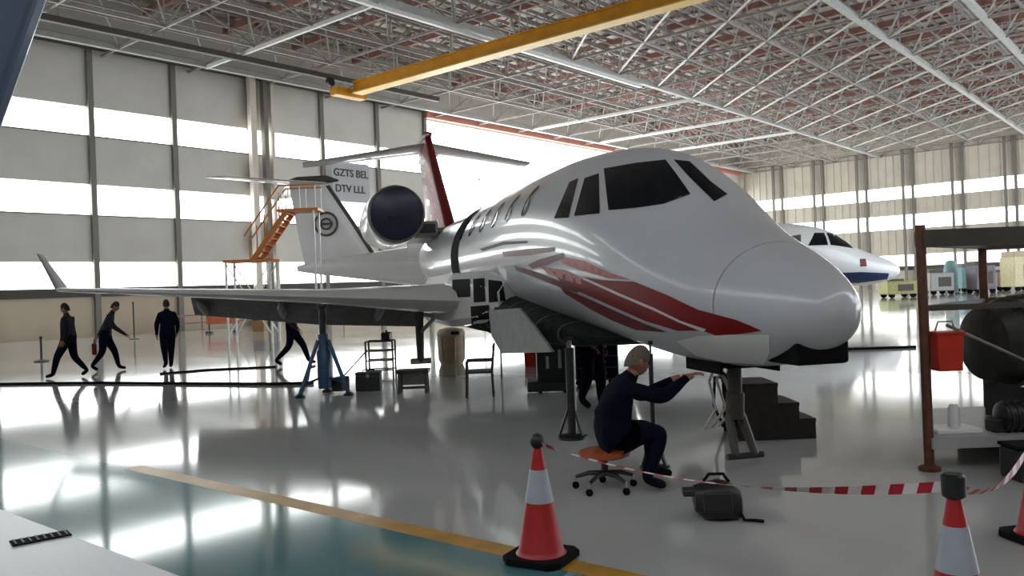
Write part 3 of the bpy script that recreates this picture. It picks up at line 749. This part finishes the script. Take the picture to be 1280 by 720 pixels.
    hr=MB(); rings=[]
    for i in range(8):
        t=-.15+(PI/2+.15)*i/7; q=max(.03,math.cos(t))
        ring_=[]
        for k in range(18):
            a=2*PI*k/18; back=(1-math.cos(a))/2
            z=.062+.137*math.sin(t)- (.05*back*(1-i/7)) + (.045*(1-back)*(1-i/7))
            ring_.append(Vector((.103*q*math.cos(a)-.005,.082*q*math.sin(a),z)))
        rings.append(ring_)
    hr.loft(rings,True)
    h=MB(); h.add([H@Vector(v) for v in hr.v],hr.f); h.build('hair',m_hair,body,True)
    return body
def walk(stride=.36,lean=.04,swing=.25,h=1.0,ph=1):
    A=ph
    J=dict(pelvis=(0,0,.95),waist=(lean*.5,0,1.12),chest=(lean,0,1.33),neck=(lean*1.3,0,1.50),skull=(lean*1.6+.01,0,1.59),
      shL=(lean,.185,1.40),shR=(lean,-.185,1.40),elL=(lean-swing*.35*A,.25,1.14),elR=(lean+swing*.35*A,-.25,1.14),
      wrL=(lean-swing*A*.5+.06,.24,.90),wrR=(lean+swing*A+.06,-.24,.93),paL=(lean-swing*A*.5+.09,.235,.82),paR=(lean+swing*A+.13,-.235,.87),
      hiL=(0,.1,.90),hiR=(0,-.1,.90),knL=(stride*.55*A+.05,.1,.50),knR=(-stride*.28*A+.05,-.1,.49),
      anL=(stride*A,.1,.09 if A>0 else .15),anR=(-stride*A,-.1,.15 if A>0 else .09),toL=(stride*A+.17,.12,.045 if A>0 else .05),toR=(-stride*A+.15,-.12,.05 if A>0 else .045))
    return {k:(v[0]*h,v[1]*h,v[2]*h) for k,v in J.items()}
gp='people walking behind the wing'
p=ground(88,472); person('person in dark overalls striding ahead of the one with the red bag',p,YAW_R+PI,walk(.36,.03,.1),M_navy2,M_navy,M_haird,.1,bulk=1.22)
p=ground(132,464); person('person in dark overalls with a red bag at the side',p,YAW_R+.25,dict(walk(.30,.16,.32),elL=(-.06,.28,1.14),wrL=(-.2,.28,.92),paL=(-.25,.28,.84)),M_navy2,M_navy,M_haird,.25,bulk=1.22)
a_=YAW_R+.25; q=Vector(p)+Vector((math.cos(a_),math.sin(a_),0))*-.29+Vector((-math.sin(a_),math.cos(a_),0))*.28
t=thing('holdall','small dark red bag hanging at the side of a walking person','bag',(q.x,q.y,.40),YAW_R+.25)
MB().box((0,0,.17),(.12,.2,.30)).build('body',M_redb,t,bevel=.03); MB().tube([(0,-.06,.3),(0,-.04,.42),(0,.04,.42),(0,.06,.3)],.012,6).build('handle',M_black,t)
p=ground(211,461); person('person in navy overalls walking upright near the wing tip with arms down',p,YAW_R+2.2,walk(.16,.0,.06,1.0,-1),M_navy,M_navy,M_haird,.15,bulk=1.22)
p=ground(366,457); person('person in maroon top and navy trousers striding past the blue jack',p,YAW_R+.2,walk(.40,.0,.1,1.0),mat('maroon_cloth',rgb(48,22,30),.85,var=.2,scale=20),M_navy,M_haird,.3,bulk=1.22)
p=atdepth(738,470,11.6); person('person in navy overalls standing under the belly beside the dark cabinet',(p.x,p.y,0),YAW_R-.6,walk(.1,.05,.05),M_navy,M_navy,M_haird,.2,bulk=1.3)
# seated mechanic
sp=ground(757,612)
sit=dict(pelvis=(0,0,.47),waist=(.06,0,.60),chest=(.17,0,.79),neck=(.25,0,.94),skull=(.30,0,1.00),
  shL=(.17,.19,.86),shR=(.17,-.19,.86),elL=(.42,.25,.73),elR=(.46,-.22,.77),wrL=(.64,.12,.87),wrR=(.69,-.10,.90),paL=(.72,.10,.90),paR=(.77,-.08,.93),
  hiL=(.04,.1,.43),hiR=(.04,-.1,.43),knL=(.46,.19,.47),knR=(.46,-.17,.50),anL=(.46,.19,.10),anR=(.30,-.17,.10),toL=(.64,.21,.045),toR=(.47,-.19,.045))
person('mechanic in navy overalls seated on the low stool, reaching to the nose gear',(sp.x,sp.y,0),YAW_R+.12,sit,M_navy,M_navy,M_hairg,.25,.1,bulk=1.22)
# stool
st_=thing('rolling_stool','low rolling stool with orange-brown seat and black five-spoke base','stool',(sp.x,sp.y,0),YAW_R)
MB().lathe([(.18,.275),(.215,.29),(.215,.32),(.18,.335)],n=24).build('seat',M_seat,st_,True)
MB().lathe([(.03,.12),(.03,.29)],n=12).build('post',M_blackm,st_,True)
for k in range(5):
    a=2*PI*k/5+.3; c,s_=math.cos(a),math.sin(a)
    lg=MB().tube([(.02*c,.02*s_,.14),(.14*c,.14*s_,.135),(.25*c,.25*s_,.10)],[.024,.02,.014],8).build('leg',M_black,st_,True)
    MB().lathe([(.022,-.018),(.03,-.014),(.03,.014),(.022,.018)],(.255*c,.255*s_,.03),12,'Y').build('caster',M_rubber,lg,True)
    MB().tube([(.25*c,.25*s_,.11),(.255*c,.255*s_,.04)],.01,6).build('caster_stem',M_steel,lg)

# ------------------------------------------------------------------ cones and tape
def cone(label,loc,rz=0.2,ball=True):
    t=thing('traffic_cone',label,'traffic cone',loc,rz,None)
    B=MB(); q=.2; c=.06
    poly=[(-q+c,-q),(q-c,-q),(q,-q+c),(q,q-c),(q-c,q),(-q+c,q),(-q,q-c),(-q,-q+c)]
    MB().prism([(x,y,.03) for x,y in poly],(0,0,.04)).build('base',M_rubber,t,bevel=.008)
    R=lambda z: .145-.118*(z-.05)/.65
    MB().lathe([(.165,.045),(.15,.06),(R(.08),.08),(R(.37),.37)],n=28).build('body',M_cone,t,True)
    MB().lathe([(R(.37)+.004,.37),(R(.57)+.004,.57)],n=28).build('sleeve',M_conew,t,True)
    MB().lathe([(R(.57),.57),(R(.70),.70),(.02,.705)],n=28).build('tip',M_cone,t,True)
    if ball: MB().ball((0,0,.745),(.047,.047,.05)).build('topper',M_black,t,True)
    else: MB().lathe([(.035,.69),(.05,.70),(.052,.79),(.04,.8)],n=20).build('topper',M_black,t,True)
    return t
c1=ground(677,700); cone('red cone with white sleeve and round black topper near the rolling stool',(c1.x,c1.y,0))
c2=ground(1200,815); cone('red cone with white sleeve and square-topped black cap before the rusty scaffold post',(c2.x,c2.y,0),.5,False)
c3=ground(1304,676); cone('red cone with white sleeve and cap where the tape rises past the scaffold deck',(c3.x,c3.y,0),.9,False)
def tape(label,pts3,wdt,twist):
    """a striped ribbon; diagonal red and white bands are faces of it"""
    n=len(pts3)-1; B=MB(); L=0; prev=[]
    for i,p in enumerate(pts3):
        d=(pts3[min(i+1,n)]-pts3[max(i-1,0)]).normalized(); side=d.cross(Vector((0,0,1))).normalized(); a=twist(i/n)
        u=(Vector((0,0,1))*math.cos(a)+side*math.sin(a))*wdt/2
        B.v+= [tuple(p-u),tuple(p+u)]
    for i in range(n-2):
        B.f.append((2*i,2*i+2,2*i+5,2*i+3) if i+2<=n else (2*i,2*i+2,2*i+3,2*i+1)); B.mi.append((i//4)%2)
    me=B.mesh('barrier_tape',[M_tapew,M_taper],flip=False); o=link('barrier_tape',me); tag(o,label,'barrier tape'); return o
def sag(a,b,s,n): return [a.lerp(b,i/n)+Vector((0,0,-s*4*(i/n)*(1-i/n))) for i in range(n+1)]
A=Vector((c1.x,c1.y,.735)); Bp=Vector((c2.x,c2.y,.745)); C=Vector((c3.x,c3.y,.735))
tape('red and white tape slung from the stool cone to the scaffold cone',sag(A,Bp,.12,150),.05,lambda f: .5+.95*min(1,f/.12) if f<.12 else 1.45-1.35*max(0,min(1,(f-.5)/.4))**1.3)
tape('red and white tape sagging past the scaffold deck between two cones',sag(Bp,C,.17,80),.045,lambda f:.4+.5*math.sin(7*f))

# ------------------------------------------------------------------ bag, steps, drain
bp=ground(897,648); bg=thing('black_bag','black soft tool bag with strap lying on the floor by the nose gear','bag',(bp.x,bp.y,0),YAW_R-.1)
rings=[]
for x,hw,hh,zz in ((-.17,.06,.05,.16),(-.16,.10,.09,.15),(-.10,.13,.125,.135),(.0,.14,.14,.14),(.09,.13,.13,.13),(.16,.10,.10,.11),(.175,.05,.05,.10)):
    rings.append([Vector((x,hw*math.copysign(abs(math.cos(2*PI*k/16))**.7,math.cos(2*PI*k/16)),max(.0,zz+hh*math.copysign(abs(math.sin(2*PI*k/16))**.7,math.sin(2*PI*k/16))))) for k in range(16)])
MB().loft(rings).build('body',M_black,bg,True)
MB().box((-.01,-.135,.15),(.2,.03,.14)).build('pocket',M_black,bg,bevel=.012)
MB().tube([(-.09,0,.27),(-.05,0,.32),(.05,0,.32),(.09,0,.26)],.012,6).build('handle',M_rubber,bg,True)
MB().tube([(.12,-.06,.12),(.17,-.12,.02),(.24,-.1,.012),(.3,-.13,.012)],.012,6).build('strap',M_rubber,bg,True)
MB().box((-.2,-.02,.2),(.09,.12,.05)).build('flap',M_black,bg,bevel=.012)
s0=ground(952,546); stp=thing('mobile_steps','dark wooden three-tread steps on the floor behind the nose gear','steps',(s0.x,s0.y,0),YAW_R)
D=.62
for k,(xa,xb,z) in enumerate(((-.30,.13,.60),(.13,.35,.385),(.35,.52,.21))):
    MB().box(((xa+xb)/2,.12,z-.02),(xb-xa+.02,D,.04)).build('tread',M_wood,stp)
    MB().box((xb-.012,.12,(z-.04)/2),(.02,D-.02,z-.04)).build('riser',M_wood,stp)
for y in (-.19,.43):
    MB().prism([(-.30,y,0),(.52,y,0),(.52,y,.19),(.35,y,.19),(.35,y,.365),(.13,y,.365),(.13,y,.58),(-.30,y,.58)],(0,.025,0)).build('side_panel',M_wood,stp)
for y in (-.19,.43): MB().tube([(-.28,y,.6),(-.38,y,.62),(-.40,y,.3),(-.30,y,.05)],.02,6).build('handle',M_blackm,stp,True)
d0=ground(51,674); d1=ground(88,667); d2=ground(15,681)
dd=(d1-d2); t=thing('floor_grating','small black slotted drain cover set in the pale floor strip','drain',(d0.x,d0.y,.003),math.atan2(dd.y,dd.x))
MB().box((0,0,.006),(dd.length,.17,.008)).build('plate',M_rubber,t)
for k in range(8): MB().box((-dd.length/2+dd.length*(k+.5)/8,0,.012),(.012,.15,.008)).build('slat',M_black,t)
def floor_line(name,label,cat,pts,r):
    tag(MB().tube([Vector((q.x,q.y,r)) for q in pts],r,6).build(name,M_rubber,None,True),label,cat)
floor_line('air_hose','black hose stretched over the floor to the blue tripod jack','hose',[ground(-60,482),ground(0,481.5),ground(120,480),ground(250,481),ground(345,481.5),ground(392,480)],.028)
floor_line('power_cable','dark cable on the bright floor beyond the jet nose','cable',[ground(985,440),ground(1040,438),ground(1090,437),ground(1145,435)],.03)
floor_line('power_cable','thin dark cable behind the walking people','cable',[ground(200,468),ground(260,463),ground(345,459)],.02)

# ------------------------------------------------------------------ things under the jet
def at(x,y): q=ground(x,y); return (q.x,q.y,0)
bx=thing('tool_box','black tool box on the floor beside the blue jack','tool box',at(460,489),YAW_R)
MB().box((0,.12,.14),(.44,.24,.28)).build('body',M_black,bx,bevel=.02); MB().box((0,.12,.305),(.45,.25,.05)).build('lid',M_black,bx,bevel=.015)
MB().tube([(-.1,.12,.33),(-.1,.12,.37),(.1,.12,.37),(.1,.12,.33)],.012,6).build('handle',M_rubber,bx); MB().box((0,-.005,.27),(.05,.015,.06)).build('latch',M_steel,bx)
rk=thing('tube_rack','grey tube rack with bars and a black case on top','rack',at(475,470),YAW_R)
for x in (-.28,.28):
    for y in (0,.4): MB().bar((x,y,0),(x,y,.72),.035).build('post',M_dark,rk)
for z in (.12,.32,.52,.72):
    for y in (0,.4): MB().bar((-.28,y,z),(.28,y,z),.03).build('rail',M_dark if z>.6 else M_grey,rk)
cs=thing('case','small black case standing on the tube rack','case',(rk.location.x+RIGHT.x*.14+FWD.x*.2,rk.location.y+RIGHT.y*.14+FWD.y*.2,.735),YAW_R)
MB().box((0,0,.08),(.18,.4,.16)).build('body',M_black,cs,bevel=.02); MB().tube([(0,-.06,.16),(0,-.05,.2),(0,.05,.2),(0,.06,.16)],.01,6).build('handle',M_rubber,cs)
tr=thing('trestle','low black trestle with grey panel under the main gear leg','trestle',at(516,492),YAW_R)
MB().box((0,.15,.37),(.56,.34,.06)).build('top',M_black,tr,bevel=.01)
for x in (-.22,.22):
    for y in (.02,.28): MB().bar((x*1.05,y,0),(x,y,.36),.05).build('leg',M_dark,tr)
MB().bar((-.23,.02,.1),(.23,.02,.1),.04).build('rail',M_black,tr); MB().box((0,.28,.22),(.4,.02,.2)).build('panel',M_grey,tr)
bn=thing('waste_bin','beige round waste bin with dark opening beyond the chair','bin',at(565,455),0)
MB().lathe([(.26,0),(.3,.1),(.31,.66),(.33,.68),(.33,.74),(.28,.82),(.1,.86)],n=24).build('body',M_beige,bn,True)
MB().box((-.1,-.26,.74),(.26,.2,.08),rz=.6).build('opening',M_black,bn,bevel=.02)
for k in range(6):
    a=2*PI*k/6; MB().bar((.3*math.cos(a),.3*math.sin(a),.1),(.315*math.cos(a),.315*math.sin(a),.64),.03).build('rib',M_beige,bn)
ch=thing('metal_chair','black metal chair under the wing root next to the trestle','chair',at(600,497),YAW_R)
MB().box((0,.2,.40),(.44,.42,.04)).build('seat',M_blackm,ch,bevel=.01)
for x in (-.2,.2):
    for y in (.02,.38): MB().bar((x*1.08,y,0),(x,y,.39),.03).build('leg',M_blackm,ch)
for y in (.02,.38): MB().bar((.2,y,.4),(.25,y,.84),.035).build('back_post',M_blackm,ch)
MB().box((.235,.2,.72),(.03,.38,.2)).build('backrest',M_blackm,ch,bevel=.01)
for y in (.02,.38): MB().bar((-.2,y,.58),(.22,y,.58),.03).build('arm',M_blackm,ch); MB().bar((-.2,y,.4),(-.2,y,.58),.03).build('arm_post',M_blackm,ch)
rb=thing('red_bin','small red plastic bin on the floor under the belly','bin',at(665,459),YAW_R)
MB().loft([[Vector((x*f,y*f+.15,z)) for x,y in ((-.17,-.13),(.17,-.13),(.17,.13),(-.17,.13))] for f,z in ((.85,0),(1,.4))]).build('body',M_redp,rb); MB().box((0,.15,.41),(.38,.3,.04)).build('rim',M_redp,rb,bevel=.01)
cb=thing('equipment_cabinet','dark green-black equipment cabinet with white labels under the belly','cabinet',at(692,492),YAW_R)
MB().box((0,.3,.62),(.5,.5,.92)).build('body',mat('cabinet_green',rgb(20,32,34),.5,var=.3,scale=8),cb,bevel=.02)
MB().box((-.06,.25,.12),(.72,.6,.16)).build('plinth',M_black,cb,bevel=.02)
MB().box((.04,.045,.86),(.15,.012,.07)).build('label',M_white,cb); MB().box((-.08,.045,.5),(.05,.012,.2)).build('label',M_conew,cb); MB().box((.12,.045,.55),(.05,.012,.3)).build('label',M_conew,cb)
for x in (-.2,.2):
    for y in (.1,.5): MB().lathe([(.03,-.02),(.04,-.015),(.04,.015),(.03,.02)],(x,y,.04),10,'Y').build('caster',M_rubber,cb,True)
MB().bar((-.34,.05,1.06),(.25,.05,1.06),.04).build('handle',M_blackm,cb)
tt=thing('tool_trolley','dark navy tool trolley with drawers under the belly behind the black jack post','trolley',at(748,486),YAW_R)
MB().box((0,.3,.52),(.72,.45,.78)).build('body',M_inlet,tt,bevel=.02)
for k in range(4):
    dr=MB().box((0,.065,.25+k*.19),(.66,.02,.16)).build('drawer',M_navy,tt); MB().box((0,.05,.25+k*.19),(.3,.015,.02)).build('handle',M_steel,dr)
MB().box((.1,.3,.955),(.3,.25,.09)).build('parts_case',M_conew,tt,bevel=.01)
for x in (-.28,.28):
    for y in (.14,.46): MB().lathe([(.04,-.02),(.06,-.015),(.06,.015),(.04,.02)],(x,y,.06),10,'Y').build('caster',M_rubber,tt,True)
MB().tube([(.36,.12,.85),(.45,.12,.9),(.45,.48,.9),(.36,.48,.85)],.015,6).build('push_handle',M_steel,tt)
tb=thing('work_table','thin dark-topped table standing behind the red bin','table',at(655,472),YAW_R)
MB().box((0,.2,.70),(.95,.45,.035)).build('top',M_dark,tb)
for x in (-.43,.43):
    for y in (.03,.37): MB().bar((x,y,0),(x,y,.69),.03).build('leg',M_grey,tb)

# ------------------------------------------------------------------ things along the left wall
def barrier(x,y,label):
    t=thing('safety_barrier',label,'barrier',at(x,y),YAW_R+.1)
    MB().box((0,0,.72),(1.7,.06,.5)).build('board',mat('barrier_orange',rgb(196,110,76),.5,var=.15,scale=4),t,bevel=.02)
    for q in (-.7,.7):
        MB().bar((q,0,0.1),(q,0,1.0),.06).build('post',M_dark,t); MB().box((q,0,.06),(.3,.5,.12)).build('foot',M_dark,t,bevel=.02)
    return t
barrier(279,416,'orange safety barrier with dark feet in front of the tan wall')
bk=thing('crate_stack','dark brown crate on an ochre box near the wall','crate',at(323,414),YAW_R)
MB().box((0,.3,.28),(.6,.6,.56)).build('box',mat('ochre_box',rgb(150,116,72),.6),bk,bevel=.02); MB().box((0,.3,.86),(.62,.6,.56)).build('crate',M_wood,bk,bevel=.02)
for k in range(3): MB().box((0,-.01,.68+k*.17),(.6,.02,.1)).build('slat',M_wood,bk)
def stanchion(x,y,h,label):
    t=thing('barrier_post',label,'post',at(x,y),0)
    MB().lathe([(.22,0),(.22,.03),(.05,.07)],n=18).build('base',M_dark,t,True); MB().lathe([(.035,.05),(.035,h)],n=10).build('pole',M_dark,t,True); MB().ball((0,0,h),.05).build('knob',M_dark,t,True)
stanchion(52,452,.75,'short dark barrier post near the person striding ahead of the red bag')
stanchion(168,424,1.75,'tall dark post by the tan wall behind the walking people')
tag_r=thing('guard_rail','long brown guard rail along the tan wall foot','rail',at(330,409),0.0)
for k in range(7): MB().bar((-6+2*k,0,0),(-6+2*k,0,.95),.07).build('post',M_redox,tag_r)
for z in (.5,.93): MB().bar((-6,0,z),(6,0,z),.07).build('bar',M_redox,tag_r)

# ------------------------------------------------------------------ scaffold dock with an engine on it
sp0=ground(1162,588); sd=thing('work_dock','rusty tube work dock with dark top beam and pale low deck','scaffold',(sp0.x,sp0.y,0),YAW_R)
W=2.6; Dp=1.5
for x,y in ((0,0),(1.37,Dp),(W,0),(W,Dp)):
        po=MB().tube([(x,y,0.04),(x,y,2.12)],.042,10).build('post',M_rust,sd,True); MB().lathe([(.09,0),(.09,.03),(.05,.05)],(x,y,0),12).build('foot',M_rust,po)
for y,xa in ((0,0),(Dp,1.37)):
    MB().box(((W+xa)/2,y,2.0),(W-xa,.1,.15)).build('top_beam',M_dark,sd)
    MB().bar((xa,y,1.40),(W,y,1.40),.03,.05).build('rail',M_dark,sd)
MB().bar((0,0,2.0),(1.37,Dp,2.0),.1,.13).build('top_beam',M_dark,sd); MB().bar((0,0,1.4),(1.37,Dp,1.4),.04).build('rail',M_dark,sd)
for x in (W,): MB().box((x,Dp/2,2.0),(.1,Dp,.13)).build('top_beam',M_dark,sd); MB().bar((x,0,1.4),(x,Dp,1.4),.04).build('rail',M_dark,sd)
MB().tube([(.2,.02,1.25),(1.3,.02,.7)],.014,6).build('brace',M_steel,sd)
MB().prism([(0,-.05,.26),(W,-.05,.26),(W,Dp+.05,.26),(.75,Dp+.05,.26)],(0,0,.05)).build('deck',M_deckg,sd)
MB().box((W/2,-.06,.24),(W,.03,.09)).build('deck_edge',M_deckg,sd)
for y in (.2,1.2): MB().box((1.7,y,.12),(1.6,.1,.22)).build('bearer',M_dark,sd)
def on_dock(x,y,z): q=Matrix.Translation(sd.location)@Matrix.Rotation(YAW_R,4,'Z')@Vector((x,y,z)); return (q.x,q.y,q.z)
en=thing('turbine_engine','dark uncowled turbine engine resting on the dock','engine',on_dock(1.78,.75,.285),YAW_R+.15)
MB().lathe([(.12,-1.0),(.34,-.95),(.40,-.7),(.38,-.3),(.30,-.1),(.33,.2),(.36,.5),(.28,.8),(.2,1.0)],(0,0,.74),28,'X').build('core',mat('engine_dark',rgb(48,46,42),.45,.4,var=.4,scale=9),en,True)
for s in (-.7,-.3,.2,.5): MB().lathe([(.41,s-.02),(.43,s),(.41,s+.02)],(0,0,.74),28,'X').build('flange',M_dark,en,True)
for k in range(7):
    a=-.6+k*.55; r=.42
    MB().tube([(-.8+.1*k,r*math.sin(a)-.0,.74+r*math.cos(a)),(-.2,(r+.04)*math.sin(a+.3),.74+(r+.04)*math.cos(a+.3)),(.6-.08*k,r*math.sin(a+.2),.74+r*math.cos(a+.2))],.02,6).build('pipe',M_steel if k%3==0 else M_dark,en,True)
MB().box((-.1,-.42,.78),(.4,.16,.22)).build('gearbox',M_dark,en,bevel=.03); MB().box((.4,-.4,.95),(.2,.1,.1)).build('igniter_box',M_conew,en,bevel=.01)
for x in (-.6,.5):
    MB().box((x,0,.16),(.08,.8,.32)).build('cradle',M_black,en)
    MB().box((x,-.3,.4),(.08,.1,.3)).build('cradle_arm',M_black,en); MB().box((x,.3,.4),(.08,.1,.3)).build('cradle_arm',M_black,en)
MB().box((-.05,0,.03),(1.5,.1,.06)).build('cradle_rail',M_black,en)
rbn=thing('hanging_bin','bright red bin hung on the rusty dock post','bin',on_dock(.17,-.02,.86),YAW_R)
MB().loft([[Vector((x*f,y*f,z)) for x,y in ((-.115,-.09),(.115,-.09),(.115,.09),(-.115,.09))] for f,z in ((.9,0),(1,.32))]).build('body',M_redp,rbn,bevel=.01)
MB().tube([(-.1,0,.3),(-.06,0,.42),(.06,0,.42),(.1,0,.3)],.008,6).build('handle',M_steel,rbn); MB().box((0,0,.325),(.25,.2,.02)).build('rim',M_redp,rbn)
ws=thing('parts_tray','white parts tray lying on the dock below the red bin','tray',on_dock(.33,.24,.285),YAW_R)
MB().box((0,0,.02),(.4,.3,.04)).build('tray',M_white,ws,bevel=.01); MB().lathe([(.05,.04),(.05,.2),(.03,.24)],(.02,0,0),12).build('bottle',M_white,ws,True)
gbx=thing('gear_unit','black ribbed gear unit on the low deck before the engine','machine part',on_dock(.8,.12,.285),YAW_R)
MB().lathe([(.08,-.12),(.13,-.1),(.13,.1),(.08,.12)],(0,0,.13),18,'X').build('drum',M_black,gbx,True); MB().box((-.14,0,.07),(.14,.14,.12)).build('mount',M_black,gbx,bevel=.02)
for q in (-.06,0,.06): MB().lathe([(.138,q-.01),(.145,q),(.138,q+.01)],(0,0,.13),18,'X').build('rib',M_blackm,gbx,True)
pl=thing('black_case','black case on the floor before the dock deck','case',on_dock(.75,-.42,0),YAW_R)
MB().box((0,0,.13),(.62,.3,.26)).build('body',M_black,pl,bevel=.03); MB().box((0,0,.275),(.63,.31,.03)).build('lid',M_rubber,pl,bevel=.01); MB().box((0,-.16,.2),(.18,.02,.03)).build('handle',M_rubber,pl)

# ------------------------------------------------------------------ equipment along the far right wall
def far(x,ybot,dep): q=atdepth(x,350,dep); return (q.x,q.y,0)
def cart(label,cat,name,loc,w_,d_,h_,m,m2):
    t=thing(name,label,cat,loc,YAW_R)
    MB().box((0,0,h_*.45+.2),(w_,d_,h_*.8)).build('body',m,t,bevel=.06)
    MB().box((-w_*.2,0,h_*.9+.15),(w_*.55,d_*.9,h_*.25)).build('hood',m2,t,bevel=.05)
    MB().box((w_*.1,-d_/2-.02,h_*.45+.2),(w_*.5,.05,h_*.4)).build('door',m2,t)
    for x in (-w_*.35,w_*.35):
        for y in (-d_*.42,d_*.42): MB().lathe([(.14,-.09),(.22,-.07),(.22,.07),(.14,.09)],(x,y,.22),14,'Y').build('wheel',M_rubber,t,True)
    return t
cart('olive-yellow tow tractor on the far floor beside the blue-keeled jet','tractor','tow_tractor',far(1122,0,62),2.2,1.6,1.2,M_olive,M_dark)
cart('grey wheeled ground power unit before the ribbed end wall','generator','power_unit',far(1172,0,66),1.9,1.5,1.8,M_grey,M_dark)
t=thing('storage_tank','pale upright tank beside the grey power unit','tank',far(1189,0,67)); MB().lathe([(.5,.1),(.5,2.2),(.35,2.6),(.1,2.7)],n=20).build('shell',M_teal,t,True)
for k in range(3): MB().bar((.4*math.cos(k*2.1),.4*math.sin(k*2.1),0),(.4*math.cos(k*2.1),.4*math.sin(k*2.1),.3),.1).build('leg',M_dark,t)
cart('teal-grey wheeled cabinet standing beside the upright tank','cart','service_cart',far(1208,0,71),1.4,1.3,2.2,M_teal,M_mauve)
cart('mauve-grey wheeled service unit on the far floor','cart','service_unit',far(1226,0,65),1.5,1.5,2.3,M_mauve,M_dark)
cart('pinkish wheeled crate cart next to the mauve service unit','cart','crate_cart',far(1250,0,71),1.0,1.2,1.6,mat('dusty_pink',rgb(176,150,146),.6),M_mauve)
cart('cream box truck body standing at the ribbed end wall','truck','box_truck',far(1276,0,68),2.2,2.0,3.0,mat('cream_paint',rgb(206,194,156),.6),M_beige)
